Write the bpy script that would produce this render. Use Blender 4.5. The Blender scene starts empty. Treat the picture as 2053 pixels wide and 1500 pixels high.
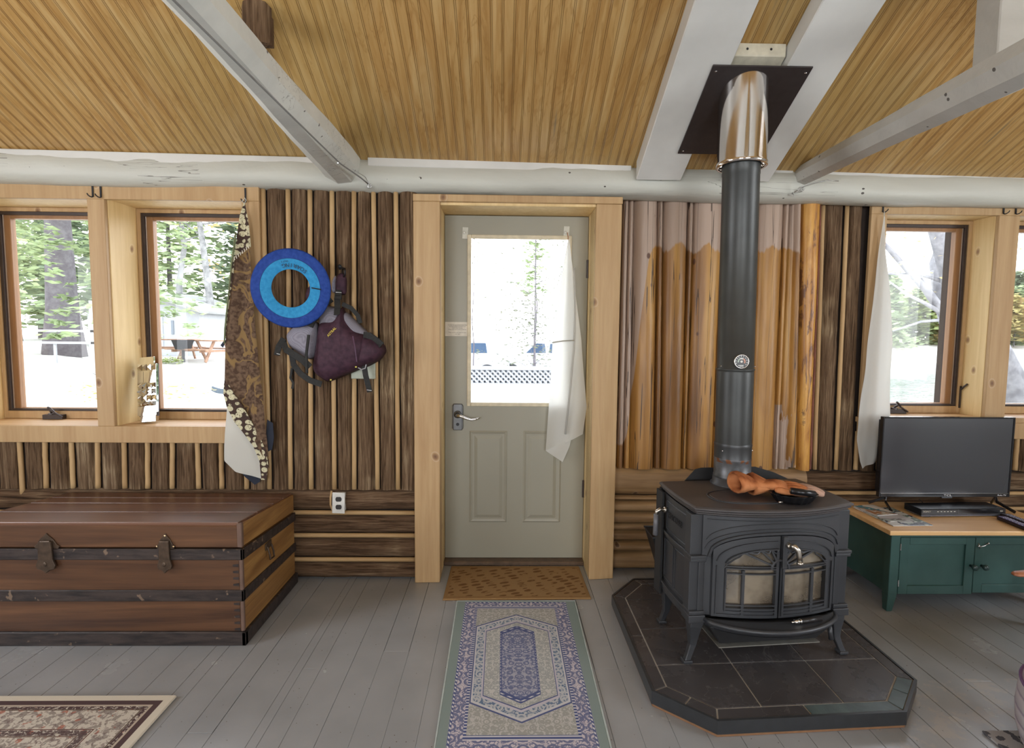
import bpy, math, random
import numpy as np
from mathutils import Vector, Matrix, noise
S = bpy.context.scene
COL = S.collection
R = math.radians
PI = math.pi
random.seed(7)

# ------------------------------------------------------------------ camera, sky, light, exposure
FPX = 1087.4
_p, _y, _r = R(4.368), R(1.096), R(0.521)
_f = Vector((math.sin(_y)*math.cos(_p), math.cos(_y)*math.cos(_p), -math.sin(_p)))
_r0 = Vector((math.cos(_y), -math.sin(_y), 0)); _u0 = _r0.cross(_f)
_rt = _r0*math.cos(_r) + _u0*math.sin(_r); _up = -_r0*math.sin(_r) + _u0*math.cos(_r)
cam = bpy.data.objects.new('camera', bpy.data.cameras.new('camera'))
COL.objects.link(cam)
cam.matrix_world = Matrix(((_rt.x, _up.x, -_f.x, 0), (_rt.y, _up.y, -_f.y, 0), (_rt.z, _up.z, -_f.z, 1.34), (0, 0, 0, 1)))
cam.data.sensor_width = 36.0
cam.data.lens = FPX/2053*36
cam.data.clip_start = 0.02; cam.data.clip_end = 400
S.camera = cam
S.view_settings.view_transform = 'Standard'
S.view_settings.look = 'None'
S.view_settings.exposure = 0.0
S.view_settings.gamma = 1.0
S.view_settings.use_curve_mapping = False
S.cycles.use_denoising = True
S.cycles.max_bounces = 7
S.cycles.diffuse_bounces = 5
S.cycles.transparent_max_bounces = 10
S.cycles.sample_clamp_indirect = 6.0
S.cycles.caustics_reflective = False
S.cycles.caustics_refractive = False

world = bpy.data.worlds.new('overcast_sky'); S.world = world; world.use_nodes = True
_wt = world.node_tree
_bg = _wt.nodes['Background']
_tc = _wt.nodes.new('ShaderNodeTexCoord'); _sx = _wt.nodes.new('ShaderNodeSeparateXYZ')
_rp = _wt.nodes.new('ShaderNodeValToRGB')
_wt.links.new(_tc.outputs['Generated'], _sx.inputs[0]); _wt.links.new(_sx.outputs['Z'], _rp.inputs[0])
_rp.color_ramp.elements[0].color = (1, 1, 1, 1)
_rp.color_ramp.elements[1].color = (0.80, 0.88, 1, 1); _rp.color_ramp.elements[1].position = 0.6
_wt.links.new(_rp.outputs[0], _bg.inputs[0]); _bg.inputs[1].default_value = 6.5

def area(name, loc, rot, sx, sy, power, col=(1, 1, 1), portal=False, spread=180):
    d = bpy.data.lights.new(name, 'AREA'); d.shape = 'RECTANGLE'; d.size = sx; d.size_y = sy
    d.energy = power; d.color = col; d.spread = R(spread)
    o = bpy.data.objects.new(name, d); COL.objects.link(o); o.location = loc; o.rotation_euler = rot
    if portal: d.cycles.is_portal = True
    return o
# portals in the openings of the door wall (they only guide the sky's samples)
area('portal_left', (-2.05, 3.10, 1.42), (R(-90), 0, 0), 1.5, 1.2, 1, portal=True)
area('portal_right', (2.78, 3.24, 1.42), (R(-90), 0, 0), 1.5, 1.2, 1, portal=True)
area('portal_door', (0.09, 3.11, 1.40), (R(-90), 0, 0), 0.6, 0.98, 1, portal=True)
# daylight entering by the windows behind and beside the camera
area('daylight_rear_a', (-1.5, -3.05, 1.55), (R(90), 0, 0), 1.5, 1.3, 66, (0.88, 0.94, 1.0))
area('daylight_rear_b', (1.5, -3.05, 1.55), (R(90), 0, 0), 1.5, 1.3, 66, (0.88, 0.94, 1.0))
area('daylight_side_a', (-3.55, 0.7, 1.5), (R(90), 0, R(-90)), 1.3, 1.2, 40, (0.86, 0.92, 1.0))
area('daylight_side_b', (4.05, 0.5, 1.5), (R(90), 0, R(90)), 1.3, 1.2, 36, (0.90, 0.95, 1.0))

# ------------------------------------------------------------------ mesh helpers
ANCH = {}

class MB:
    """collects shapes; build() links them as one mesh object"""
    def __init__(s): s.v = []; s.f = []; s.m = []; s.cur = 0; s.M = None
    def add(s, vs, fs):
        n = len(s.v)
        for v in vs:
            v = Vector(v)
            s.v.append(s.M @ v if s.M is not None else v)
        for f in fs:
            s.f.append(tuple(i+n for i in f)); s.m.append(s.cur)
        return s
    def box(s, x0, y0, z0, x1, y1, z1):
        vs = [(x, y, z) for z in (z0, z1) for y in (y0, y1) for x in (x0, x1)]
        return s.add(vs, [(0, 2, 3, 1), (4, 5, 7, 6), (0, 1, 5, 4), (2, 6, 7, 3), (0, 4, 6, 2), (1, 3, 7, 5)])
    def hexa(s, b, t):
        """b, t: four (x,y,z) each, counter-clockwise seen from above"""
        return s.add(list(b)+list(t), [(3, 2, 1, 0), (4, 5, 6, 7), (0, 1, 5, 4), (1, 2, 6, 5), (2, 3, 7, 6), (3, 0, 4, 7)])
    def obox(s, c, size, rot=(0, 0, 0)):
        M = Matrix.Translation(c) @ (Matrix.Rotation(rot[2], 4, 'Z') @ Matrix.Rotation(rot[1], 4, 'Y') @ Matrix.Rotation(rot[0], 4, 'X'))
        a, b, d = size[0]/2, size[1]/2, size[2]/2
        vs = [M @ Vector((x, y, z)) for z in (-d, d) for y in (-b, b) for x in (-a, a)]
        return s.add(vs, [(0, 2, 3, 1), (4, 5, 7, 6), (0, 1, 5, 4), (2, 6, 7, 3), (0, 4, 6, 2), (1, 3, 7, 5)])
    def tube(s, pts, r, n=10, flat=None, closed=False, up=None, twist=0):
        """sweep a circle (or an ellipse flat=(a,b) scale) along points"""
        pts = [Vector(p) for p in pts]; k = len(pts)
        rs = r if isinstance(r, (list, tuple)) else [r]*k
        a, b = flat or (1, 1)
        prev = None; vs = []
        for i, p in enumerate(pts):
            if closed: t = pts[(i+1) % k]-pts[i-1]
            else: t = pts[min(i+1, k-1)]-pts[max(i-1, 0)]
            if t.length < 1e-9: t = Vector((0, 0, 1))
            t.normalize()
            if up is not None:
                u = Vector(up); u = u - t*u.dot(t)
                u = u.normalized() if u.length > 1e-6 else t.orthogonal().normalized()
            elif prev is None: u = t.orthogonal().normalized()
            else:
                u = prev - t*prev.dot(t); u = u.normalized() if u.length > 1e-6 else t.orthogonal().normalized()
            prev = u; w = t.cross(u)
            for j in range(n):
                g = 2*PI*(j+.5)/n + twist
                vs.append(p + u*(math.cos(g)*rs[i]*a) + w*(math.sin(g)*rs[i]*b))
        fs = []
        for i in range(k if closed else k-1):
            for j in range(n):
                A = i*n+j; B = i*n+(j+1) % n; i2 = (i+1) % k
                fs.append((A, B, i2*n+(j+1) % n, i2*n+j))
        if not closed:
            fs.append(tuple(range(n-1, -1, -1))); fs.append(tuple((k-1)*n+j for j in range(n)))
        return s.add(vs, fs)
    def bar(s, pts, w, h, up=(0, -1, 0)):
        """rectangular bar: h along up, w across"""
        q = math.sqrt(2)
        return s.tube(pts, 1.0, 4, flat=(h/2*q, w/2*q), up=up)
    def lathe(s, prof, c=(0, 0, 0), n=32, axis='z', M=None, cap=True):
        vs = []
        for r, z in prof:
            for j in range(n):
                g = 2*PI*j/n
                v = Vector((r*math.cos(g), r*math.sin(g), z))
                if axis == 'y': v = Vector((v.x, v.z, v.y))
                if axis == 'x': v = Vector((v.z, v.x, v.y))
                if M is not None: v = M @ v
                vs.append(v+Vector(c))
        k = len(prof); fs = []
        for i in range(k-1):
            for j in range(n):
                fs.append((i*n+j, i*n+(j+1) % n, (i+1)*n+(j+1) % n, (i+1)*n+j))
        if cap and prof[0][0] > 1e-6: fs.append(tuple(range(n-1, -1, -1)))
        if cap and prof[-1][0] > 1e-6: fs.append(tuple((k-1)*n+j for j in range(n)))
        return s.add(vs, fs)
    def grid(s, fn, nu, nv, wrapu=False, wrapv=False):
        vs = [fn(u/(nu if wrapu else nu-1), v/(nv if wrapv else nv-1)) for v in range(nv) for u in range(nu)]
        fs = []
        for v in range(nv if wrapv else nv-1):
            for u in range(nu if wrapu else nu-1):
                u2 = (u+1) % nu; v2 = (v+1) % nv
                fs.append((v*nu+u, v*nu+u2, v2*nu+u2, v2*nu+u))
        return s.add(vs, fs)
    def prism(s, poly, fn, d0, d1):
        """poly: 2D outline; fn(a, b, d) -> point; extruded from d0 to d1"""
        n = len(poly)
        vs = [fn(a, b, d0) for a, b in poly]+[fn(a, b, d1) for a, b in poly]
        fs = [tuple(range(n-1, -1, -1)), tuple(range(n, 2*n))]+[(i, (i+1) % n, n+(i+1) % n, n+i) for i in range(n)]
        return s.add(vs, fs)
    def ball(s, c, r, sc=(1, 1, 1), n=14, m=9):
        prof = [(max(1e-7, math.sin(PI*i/m)), -math.cos(PI*i/m)) for i in range(m+1)]
        vs = []; fs = []
        for q, z in prof:
            for j in range(n):
                g = 2*PI*j/n
                vs.append(Vector(c)+Vector((q*math.cos(g)*r*sc[0], q*math.sin(g)*r*sc[1], z*r*sc[2])))
        for i in range(m):
            for j in range(n): fs.append((i*n+j, i*n+(j+1) % n, (i+1)*n+(j+1) % n, (i+1)*n+j))
        return s.add(vs, fs)
    def puff(s, poly, c, y0, t, rings=7, step=.012, fn=None, wob=0.0, flatback=True):
        """cushion: outline poly [(x,z)] shrunk towards c, raised towards -y by t"""
        P = []
        n0 = len(poly)
        for i in range(n0):
            a = Vector(poly[i]); b = Vector(poly[(i+1) % n0])
            k = max(1, int((b-a).length/step))
            for j in range(k): P.append(a.lerp(b, j/k))
        # round the corners
        for _ in range(2): P = [(P[i-1]+P[i]*2+P[(i+1) % len(P)])/4 for i in range(len(P))]
        n = len(P); cc = Vector(c); vs = []; fs = []
        for k in range(rings):
            q = k/rings; sc = 1-q*q*.35-q*.65; hgt = t*math.sqrt(max(0, 1-(1-q)**2.2))
            for p in P:
                a = cc+(p-cc)*sc
                w = wob*(noise.noise(Vector((a.x*14, a.y*14, y0*3)))) if k else 0
                vs.append(Vector((a.x, y0-hgt-w*(q), a.y)))
        vs.append(Vector((cc.x, y0-t, cc.y)))
        for k in range(rings-1):
            for j in range(n): fs.append((k*n+j, k*n+(j+1) % n, (k+1)*n+(j+1) % n, (k+1)*n+j))
        for j in range(n): fs.append(((rings-1)*n+j, (rings-1)*n+(j+1) % n, len(vs)-1))
        if flatback: fs.append(tuple(range(n-1, -1, -1)))
        if fn: vs = [fn(v) for v in vs]
        return s.add(vs, fs)
    def text(s, body, size, M, extrude=.0006, spacing=1.0, align='CENTER'):
        cu = bpy.data.curves.new('lettering', 'FONT'); cu.body = body; cu.size = size; cu.extrude = extrude
        cu.align_x = align; cu.align_y = 'CENTER'; cu.space_character = spacing; cu.resolution_u = 3
        o = bpy.data.objects.new('lettering', cu); COL.objects.link(o)
        dg = bpy.context.evaluated_depsgraph_get()
        me = bpy.data.meshes.new_from_object(o.evaluated_get(dg))
        vs = [M @ v.co for v in me.vertices]; fs = [tuple(p.vertices) for p in me.polygons]
        bpy.data.objects.remove(o); bpy.data.meshes.remove(me); bpy.data.curves.remove(cu)
        return s.add(vs, fs)
    def build(s, name, mats, parent=None, smooth=False, bevel=0, seg=1, subsurf=0, solid=0, label=None, remesh=0):
        if not isinstance(mats, (list, tuple)): mats = [mats]
        off = Vector((0, 0, 0))
        if parent is not None: off = ANCH.get(parent.name, off)
        elif s.v:
            xs = [v.x for v in s.v]; ys = [v.y for v in s.v]; zs = [v.z for v in s.v]
            off = Vector(((min(xs)+max(xs))/2, (min(ys)+max(ys))/2, min(zs)))
        me = bpy.data.meshes.new(name)
        me.from_pydata([tuple(v-off) for v in s.v], [], s.f)
        for m in mats: me.materials.append(m)
        if any(s.m): me.polygons.foreach_set('material_index', s.m)
        if smooth: me.polygons.foreach_set('use_smooth', [True]*len(s.f))
        me.update()
        o = bpy.data.objects.new(name, me); COL.objects.link(o)
        if parent is not None: o.parent = parent
        else: o.location = off
        ANCH[o.name] = off
        if solid:
            m = o.modifiers.new('solid', 'SOLIDIFY'); m.thickness = solid; m.offset = 0
        if remesh:
            m = o.modifiers.new('remesh', 'REMESH'); m.mode = 'VOXEL'; m.voxel_size = remesh; m.use_smooth_shade = True
            m = o.modifiers.new('smooth', 'SMOOTH'); m.iterations = 4; m.factor = .6
        if bevel:
            m = o.modifiers.new('bevel', 'BEVEL'); m.width = bevel; m.segments = seg; m.limit_method = 'ANGLE'; m.angle_limit = R(35)
        if subsurf:
            m = o.modifiers.new('subsurf', 'SUBSURF'); m.levels = subsurf; m.render_levels = subsurf
        if label: o['label'] = label
        return o

def tag(o, label, cat, group=None, kind=None):
    if label: o['label'] = label
    if cat: o['category'] = cat
    if group: o['group'] = group
    if kind: o['kind'] = kind
    return o
def thing(name, label, cat, loc=(0, 0, 0), rotz=0, group=None, local=False):
    o = bpy.data.objects.new(name, None); COL.objects.link(o); o.location = loc; o.rotation_euler = (0, 0, rotz)
    o.empty_display_size = .05
    ANCH[o.name] = Vector((0, 0, 0)) if local else Vector(loc)
    return tag(o, label, cat, group)
def struct(o): o['kind'] = 'structure'; return o
def sroot(name, loc=(0, 0, 0)):
    o = bpy.data.objects.new(name, None); COL.objects.link(o); o.location = loc; ANCH[o.name] = Vector(loc); o['kind'] = 'structure'; return o
def copy_tree(o, parent=None):
    c = o.copy(); COL.objects.link(c); c.parent = parent
    for ch in list(o.children): copy_tree(ch, c)
    return c

# ------------------------------------------------------------------ material helpers
class V:
    """a node socket with arithmetic"""
    def __init__(s, g, k): s.g = g; s.k = k
    def _o(s, op, *a): return s.g.m(op, s, *a)
    def __add__(s, o): return s._o('ADD', o)
    __radd__ = __add__
    def __sub__(s, o): return s._o('SUBTRACT', o)
    def __rsub__(s, o): return s.g.m('SUBTRACT', o, s)
    def __mul__(s, o): return s._o('MULTIPLY', o)
    __rmul__ = __mul__
    def __truediv__(s, o): return s._o('DIVIDE', o)
    def __abs__(s): return s._o('ABSOLUTE')
    def min(s, o): return s._o('MINIMUM', o)
    def max(s, o): return s._o('MAXIMUM', o)
    def lt(s, o): return s._o('LESS_THAN', o)
    def gt(s, o): return s._o('GREATER_THAN', o)
    def sin(s): return s._o('SINE')
    def sq(s): return s._o('MULTIPLY', s)
    def mod(s, o): return s.g.m('FLOORED_MODULO', s, o)
    def ss(s, a, b): return s.g.smooth(s, a, b)
class G:
    def __init__(s, name, rough=.6, metal=0, spec=.5):
        s.mat = bpy.data.materials.new(name); s.mat.use_nodes = True
        s.t = s.mat.node_tree; s.b = s.t.nodes['Principled BSDF']
        s.b.inputs['Roughness'].default_value = rough; s.b.inputs['Metallic'].default_value = metal
        s.b.inputs['Specular IOR Level'].default_value = spec
        s._tc = None
    def n(s, typ): return s.t.nodes.new('ShaderNode'+typ)
    def put(s, sock, v):
        if isinstance(v, V): s.t.links.new(v.k, sock)
        elif isinstance(v, (tuple, list)) and len(v) == 3 and sock.type == 'RGBA': sock.default_value = (*v, 1)
        else: sock.default_value = v
    def m(s, op, a, b=None, c=None):
        n = s.n('Math'); n.operation = op; s.put(n.inputs[0], a)
        if b is not None: s.put(n.inputs[1], b)
        if c is not None: s.put(n.inputs[2], c)
        return V(s, n.outputs[0])
    def smooth(s, x, a, b):
        n = s.n('MapRange'); n.interpolation_type = 'SMOOTHSTEP'
        s.put(n.inputs[0], x); n.inputs[1].default_value = a; n.inputs[2].default_value = b
        return V(s, n.outputs[0])
    def co(s):
        if s._tc is None: s._tc = s.n('TexCoord')
        return V(s, s._tc.outputs['Object'])
    def xyz(s, v=None):
        n = s.n('SeparateXYZ'); s.put(n.inputs[0], v or s.co()); return [V(s, o) for o in n.outputs]
    def vec(s, x=0, y=0, z=0):
        n = s.n('CombineXYZ'); s.put(n.inputs[0], x); s.put(n.inputs[1], y); s.put(n.inputs[2], z); return V(s, n.outputs[0])
    def map(s, scale, rot=(0, 0, 0), loc=(0, 0, 0), v=None):
        n = s.n('Mapping'); s.put(n.inputs[0], v or s.co()); n.inputs['Scale'].default_value = scale
        n.inputs['Rotation'].default_value = rot; n.inputs['Location'].default_value = loc; return V(s, n.outputs[0])
    def noise(s, v=None, scale=5, detail=4, rough=.5, dist=0):
        n = s.n('TexNoise'); s.put(n.inputs['Vector'], v or s.co()); n.inputs['Scale'].default_value = scale
        n.inputs['Detail'].default_value = detail; n.inputs['Roughness'].default_value = rough; n.inputs['Distortion'].default_value = dist
        return V(s, n.outputs[0])
    def vor(s, v=None, scale=5, feature='F1', rnd=1, out=0):
        n = s.n('TexVoronoi'); n.feature = feature; s.put(n.inputs['Vector'], v or s.co()); n.inputs['Scale'].default_value = scale
        n.inputs['Randomness'].default_value = rnd; return V(s, n.outputs[out])
    def ramp(s, x, stops, interp='LINEAR'):
        n = s.n('ValToRGB'); s.put(n.inputs[0], x); cr = n.color_ramp; cr.interpolation = interp
        while len(cr.elements) < len(stops): cr.elements.new(.5)
        for e, (p, c) in zip(cr.elements, stops):
            e.position = p; e.color = (*c, 1) if len(c) == 3 else c
        return V(s, n.outputs[0])
    def mix(s, f, a, b, mode='MIX'):
        n = s.n('Mix'); n.data_type = 'RGBA'; n.blend_type = mode
        s.put(n.inputs[0], f); s.put(n.inputs[6], a); s.put(n.inputs[7], b); return V(s, n.outputs[2])
    def col(s, c): s.put(s.b.inputs['Base Color'], c); return s
    def bump(s, h, strength=.3, dist=.01):
        n = s.n('Bump'); n.inputs['Strength'].default_value = strength; n.inputs['Distance'].default_value = dist
        s.put(n.inputs['Height'], h); s.t.links.new(n.outputs[0], s.b.inputs['Normal']); return s
    def rough(s, v): s.put(s.b.inputs['Roughness'], v); return s
def plain(name, c, rough=.5, metal=0, var=.12, scale=30, bump=0, spec=.5, bscale=None):
    g = G(name, rough, metal, spec)
    nz = g.noise(scale=scale, detail=3)
    g.col(g.ramp(nz, [(.3, tuple(x*(1-var) for x in c)), (.7, tuple(min(1, x*(1+var)) for x in c))]))
    if bump: g.bump(g.noise(scale=bscale or scale*3, detail=3), bump, .003)
    return g.mat
AX = {'x': (.9, 15, 15), 'y': (15, .9, 15), 'z': (15, 15, .9)}
def wood(name, c1, c2, axis='z', rough=.5, knots=0, kc=(.18, .07, .03), scale=1, bump=.15, seed=0, fine=.5, kscale=3.2, plane='xz'):
    g = G(name, rough)
    sc = tuple(a*scale for a in AX[axis])
    v = g.map(sc, loc=(seed, seed*2, seed*.7))
    a = g.noise(v, 1.0, 5, .55, 1.3)
    b = g.noise(g.map(tuple(q*6 for q in sc)), 1.0, 3, .6)
    t = a*.72+b*.28
    c = g.ramp(t, [(.32, c1), (.52, tuple((p+q)/2 for p, q in zip(c1, c2))), (.70, c2)])
    if knots:
        X_, Y_, Z_ = g.xyz()
        wb = g.noise(scale=9, detail=1)
        n_ = g.n('TexVoronoi'); n_.voronoi_dimensions = '2D'; n_.inputs['Scale'].default_value = kscale
        A_ = (X_ if 'x' in plane else Y_)*(.75 if axis == 'x' else 1)+wb*.03; B_ = Z_*(1 if axis == 'x' else .75)
        g.put(n_.inputs['Vector'], g.vec(A_+seed*1.37, B_+seed*.61, 0)); vd = V(g, n_.outputs[0])
        ring = g.ramp(vd, [(0, kc), (.05*knots, tuple((p*.55+q*.45) for p, q in zip(kc, c1))), (.085*knots, c1), (.12*knots, (1, 1, 1))])
        msk = 1-vd.ss(.05*knots, .12*knots)
        c = g.mix(msk, c, ring)
    g.col(c)
    if bump: g.bump(t, bump, .004)
    return g.mat
def barkmat(name, axis='z', tint=(1, 1, 1), light=.5):
    g = G(name, .95, spec=.2)
    s1 = {'x': (2.2, 46, 46), 'z': (46, 46, 2.2), 'y': (46, 2.2, 46)}[axis]
    s2 = {'x': (7, 130, 130), 'z': (130, 130, 7), 'y': (130, 7, 130)}[axis]
    a = g.noise(g.map(s1), 1, 6, .62, .9); b = g.noise(g.map(s2), 1, 4, .6, .4)
    big = g.noise(scale=2.4, detail=3)
    h = a*.6+b*.4
    T = lambda c: tuple(p*q for p, q in zip(c, tint))
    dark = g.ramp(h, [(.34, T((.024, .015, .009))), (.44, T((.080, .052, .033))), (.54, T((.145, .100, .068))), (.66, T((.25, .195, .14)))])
    streak = g.ramp(h, [(.36, T((.05, .033, .022))), (.48, T((.19, .14, .095))), (.56, T((.36, .30, .22))), (.66, T((.62, .56, .45)))])  # paler streaks of the bark itself, mixed in by noise
    g.col(g.mix(big.ss(.60-.12*light, .74-.1*light)*.8, dark, streak))
    g.bump(h, 1.0, .012)
    return g.mat
def glassmat(name, tint=(1, 1, 1), refl=.35, rough=0.0):
    """thin window glass: clear, with a Fresnel reflection"""
    m = bpy.data.materials.new(name); m.use_nodes = True; t = m.node_tree; t.nodes.clear()
    o = t.nodes.new('ShaderNodeOutputMaterial'); x = t.nodes.new('ShaderNodeMixShader')
    tr = t.nodes.new('ShaderNodeBsdfTransparent'); gl = t.nodes.new('ShaderNodeBsdfGlossy'); fr = t.nodes.new('ShaderNodeFresnel')
    mu = t.nodes.new('ShaderNodeMath'); mu.operation = 'MULTIPLY'; mu.inputs[1].default_value = refl
    tr.inputs[0].default_value = (*tint, 1); gl.inputs['Roughness'].default_value = rough; fr.inputs[0].default_value = 1.45
    t.links.new(fr.outputs[0], mu.inputs[0]); t.links.new(mu.outputs[0], x.inputs[0])
    t.links.new(tr.outputs[0], x.inputs[1]); t.links.new(gl.outputs[0], x.inputs[2]); t.links.new(x.outputs[0], o.inputs[0])
    return m
# ------------------------------------------------------------------ shared materials
M = {}
M['pine_v'] = wood('pine_vertical', (.37, .222, .098), (.49, .335, .168), 'z', .55, .55, (.13, .055, .022), seed=1, kscale=2.9)
M['pine_h'] = wood('pine_horizontal', (.46, .26, .11), (.60, .40, .20), 'x', .5, .5, (.16, .07, .03), seed=2, kscale=2.6)
M['pine_lit'] = wood('pine_reveal_lit', (.62, .43, .19), (.78, .59, .30), 'z', .5, .55, (.22, .10, .05), seed=3, kscale=2.8, plane='yz')  # brighter copy of the pine: daylight on the reveals put into the colour
M['sash'] = wood('sash_wood', (.26, .125, .05), (.40, .21, .09), 'z', .45, seed=4)
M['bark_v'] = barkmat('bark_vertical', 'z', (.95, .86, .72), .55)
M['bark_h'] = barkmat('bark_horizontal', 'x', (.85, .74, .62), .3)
M['batten'] = wood('peeled_pole', (.36, .22, .095), (.52, .35, .17), 'z', .7, scale=.8, seed=5)
M['batten_h'] = wood('peeled_pole_flat', (.36, .22, .095), (.52, .35, .17), 'x', .7, scale=.8, seed=6)
M['bronze'] = plain('dark_bronze', (.045, .032, .028), .4, .3)
M['black_iron'] = plain('black_iron', (.02, .02, .022), .55, .4)
M['glass'] = glassmat('window_glass')
M['white_paint'] = plain('white_paint', (.62, .62, .59), .45, 0, .06, 6, .15, bscale=60)
M['steel'] = plain('polished_steel', (.6, .58, .55), .22, 1, .05)
M['silver'] = plain('silver_wire', (.5, .5, .48), .35, .9)
M['dark'] = plain('dark_gap', (.03, .02, .015), .95)
M['cloth_w'] = None

def painted_log(name, c, dark):
    g = G(name, .5)
    n1 = g.noise(g.map((1.2, 8, 8)), 1, 4, .6, .6)
    vd = g.vor(g.map((6, 9, 9)), 1.6)
    c0 = g.ramp(n1, [(.3, tuple(x*.86 for x in c)), (.7, c)])
    crk = g.noise(g.map((.7, 22, 22)), 1, 3, .5, .7)
    line = abs(crk-.5).lt(.004)*g.noise(scale=1.3, detail=1).gt(.56)
    c1 = g.mix(line*.8, c0, (.12, .11, .09))
    c1 = g.mix(vd.lt(.085)*g.noise(scale=16, detail=2).gt(.48), c1, dark)
    g.col(c1); g.bump(n1*.8+g.noise(scale=30, detail=3)*.35, .35, .012)
    return g.mat
M['log_white'] = painted_log('whitewashed_log', (.52, .52, .46), (.06, .05, .04))
M['log_beam'] = painted_log('whitewashed_beam', (.66, .67, .62), (.12, .11, .10))
M['log_grey'] = painted_log('grey_painted_beam', (.50, .49, .45), (.10, .09, .08))

def slab(mb, a0, a1, b0, b1, t0, t1, yb, bulge, nu=9, nv=70, axis='z', amp=.006, seed=0, flat=.5):
    """half log: spans a0..a1 across at start t0 and b0..b1 at end t1, bulging towards the room"""
    def fn(u, v):
        a = (a0+(b0-a0)*v); b = (a1+(b1-a1)*v)
        wv = .35*amp*noise.noise(Vector((seed*9.1, v*(t1-t0)*6, 1.3)))/.35
        p = a+(b-a)*u+wv*(0 if 0 < u < 1 else 1)
        t = t0+(t1-t0)*v
        pr = (1-abs(2*u-1)**2.6)**flat
        y = yb-bulge*pr
        y += amp*noise.noise(Vector((p*26, t*3.2, seed)))+amp*.6*noise.noise(Vector((p*70, t*11, seed+5)))
        return (p, y, t) if axis == 'z' else (t, y, p)
    mb.grid(fn, nu, nv)

# ------------------------------------------------------------------ floor
g = G('grey_floor_paint', .3)
n1 = g.noise(scale=3, detail=4); n2 = g.noise(g.map((60, 5, 1)), 1, 4, .6)
spk = g.vor(scale=34)
c = g.ramp(n1, [(.3, (.25, .255, .262)), (.7, (.31, .315, .322))])
x, y, z = g.xyz()
wear = g.noise(scale=9, detail=5, rough=.7)
c = g.mix((spk.lt(.07))*(wear.gt(.5)), c, (.12, .10, .085))
zone = x.gt(1.05)*y.lt(2.07)
c = g.mix(zone*wear.ss(.50, .62)*.75, c, (.36, .33, .30))
g.col(c)
g.rough(g.m('ADD', n1*.14+wear*.02, .17))
g.bump(n2*.4+wear*.25+g.noise(scale=90, detail=2)*.2, .18, .005)
M['floor'] = g.mat
seams = [-3.8]
kn = [-1.148, -1.041, -.955, -.817, -.782, -.71, -.597, -.487, -.38, -.27, -.16, -.05, .06, .17, .28, .38, .478, .59, .70, .81, .93, 1.04, 1.15, 1.265, 1.375, 1.486, 1.60, 1.707, 1.815, 1.925]
xx = -3.8
while xx < -1.26: xx += .118; seams.append(xx)
seams = [s for s in seams if s < -1.2]+kn
while seams[-1] < 4.2: seams.append(seams[-1]+.112)
rnd = random.Random(3)
mb = MB()
for a, b in zip(seams[:-1], seams[1:]):
    cuts = [-3.2]+sorted(rnd.uniform(-2.6, 2.6) for _ in range(2))+[3.06]
    if b-a < .06: cuts = [-3.2, 3.06]
    for p, q in zip(cuts[:-1], cuts[1:]):
        gp = rnd.choice((.0003, .0005, .0006, .0014)); h = rnd.uniform(-.0006, 0)
        mb.box(a+gp, p+.0006, -.02, b-gp, q-.0006, h)
fl = struct(mb.build('floor', M['floor'], bevel=.0010))
mb = MB(); mb.box(-3.8, -3.2, -.05, 4.3, 3.3, -.012)
struct(mb.build('subfloor', M['dark'], fl)).name = 'subfloor'

# ------------------------------------------------------------------ ceiling (beadboard on a 1:2 slope)
g = G('beadboard', .32)
x, y, z = g.xyz()
bx = x.mod(.0447)
gro = (abs(bx-.010)).lt(.0013).max(abs(bx-.0165).lt(.0013))
gh = 1-(abs(bx-.010)).ss(.0, .003).min(abs(bx-.0165).ss(0, .003))
pid = g.m('FLOOR', (x+.62)/1.22)
v = g.map((17, 1.1, 1.1)); a = g.noise(g.vec(x*17+pid*7.3, y*1.2, z*1.2), 1, 5, .6, 1.6)
b = g.noise(scale=2.2, detail=2)
c = g.ramp(a, [(.28, (.31, .165, .052)), (.46, (.43, .25, .085)), (.60, (.50, .315, .12)), (.75, (.56, .38, .17))])
blu = g.noise(g.vec(x*30, y*1.7, z*1.7+4), 1, 3, .5, .3).ss(.66, .76)*g.noise(scale=1.7, detail=1).ss(.5, .6)
cath = g.noise(g.vec(x*7, y*1.0, z*1.0+9), 1, 4, .6, 2.2)
c = g.mix(abs(cath-.5).ss(.0, .035)*.0+(1-abs(cath-.47).ss(.0, .03))*.45, c, (.30, .155, .045))
c = g.mix(cath.ss(.52, .70)*.30, c, (.62, .46, .23))
c = g.mix(g.noise(scale=.9, detail=1).ss(.45, .62)*.35, c, (.36, .27, .10))
c = g.mix(blu*.6, c, (.13, .12, .085))
c = g.mix(gro*.62, c, (.10, .045, .012))
g.col(c); g.rough(g.m('ADD', a*.16, .14))
g.bump(a*.03-gh*1.0, .5, .003)
M['bead'] = g.mat
def ceilz(y): return 2.195+.5*(2.83-y)
RY = -.2
mb = MB()
for sx0, sx1 in ((-3.8, 4.3),):
    mb.hexa([(sx0, RY, ceilz(RY)), (sx1, RY, ceilz(RY)), (sx1, 3.05, ceilz(3.05)), (sx0, 3.05, ceilz(3.05))],
            [(sx0, RY, ceilz(RY)+.04), (sx1, RY, ceilz(RY)+.04), (sx1, 3.05, ceilz(3.05)+.04), (sx0, 3.05, ceilz(3.05)+.04)])
    zb = ceilz(RY)-.5*(RY+3.3)
    mb.hexa([(sx0, -3.3, zb), (sx1, -3.3, zb), (sx1, RY, ceilz(RY)), (sx0, RY, ceilz(RY))],
            [(sx0, -3.3, zb+.04), (sx1, -3.3, zb+.04), (sx1, RY, ceilz(RY)+.04), (sx0, RY, ceilz(RY)+.04)])
struct(mb.build('ceiling', M['bead']))
ZB = ceilz(RY)-.5*(RY+3.3)

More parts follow.
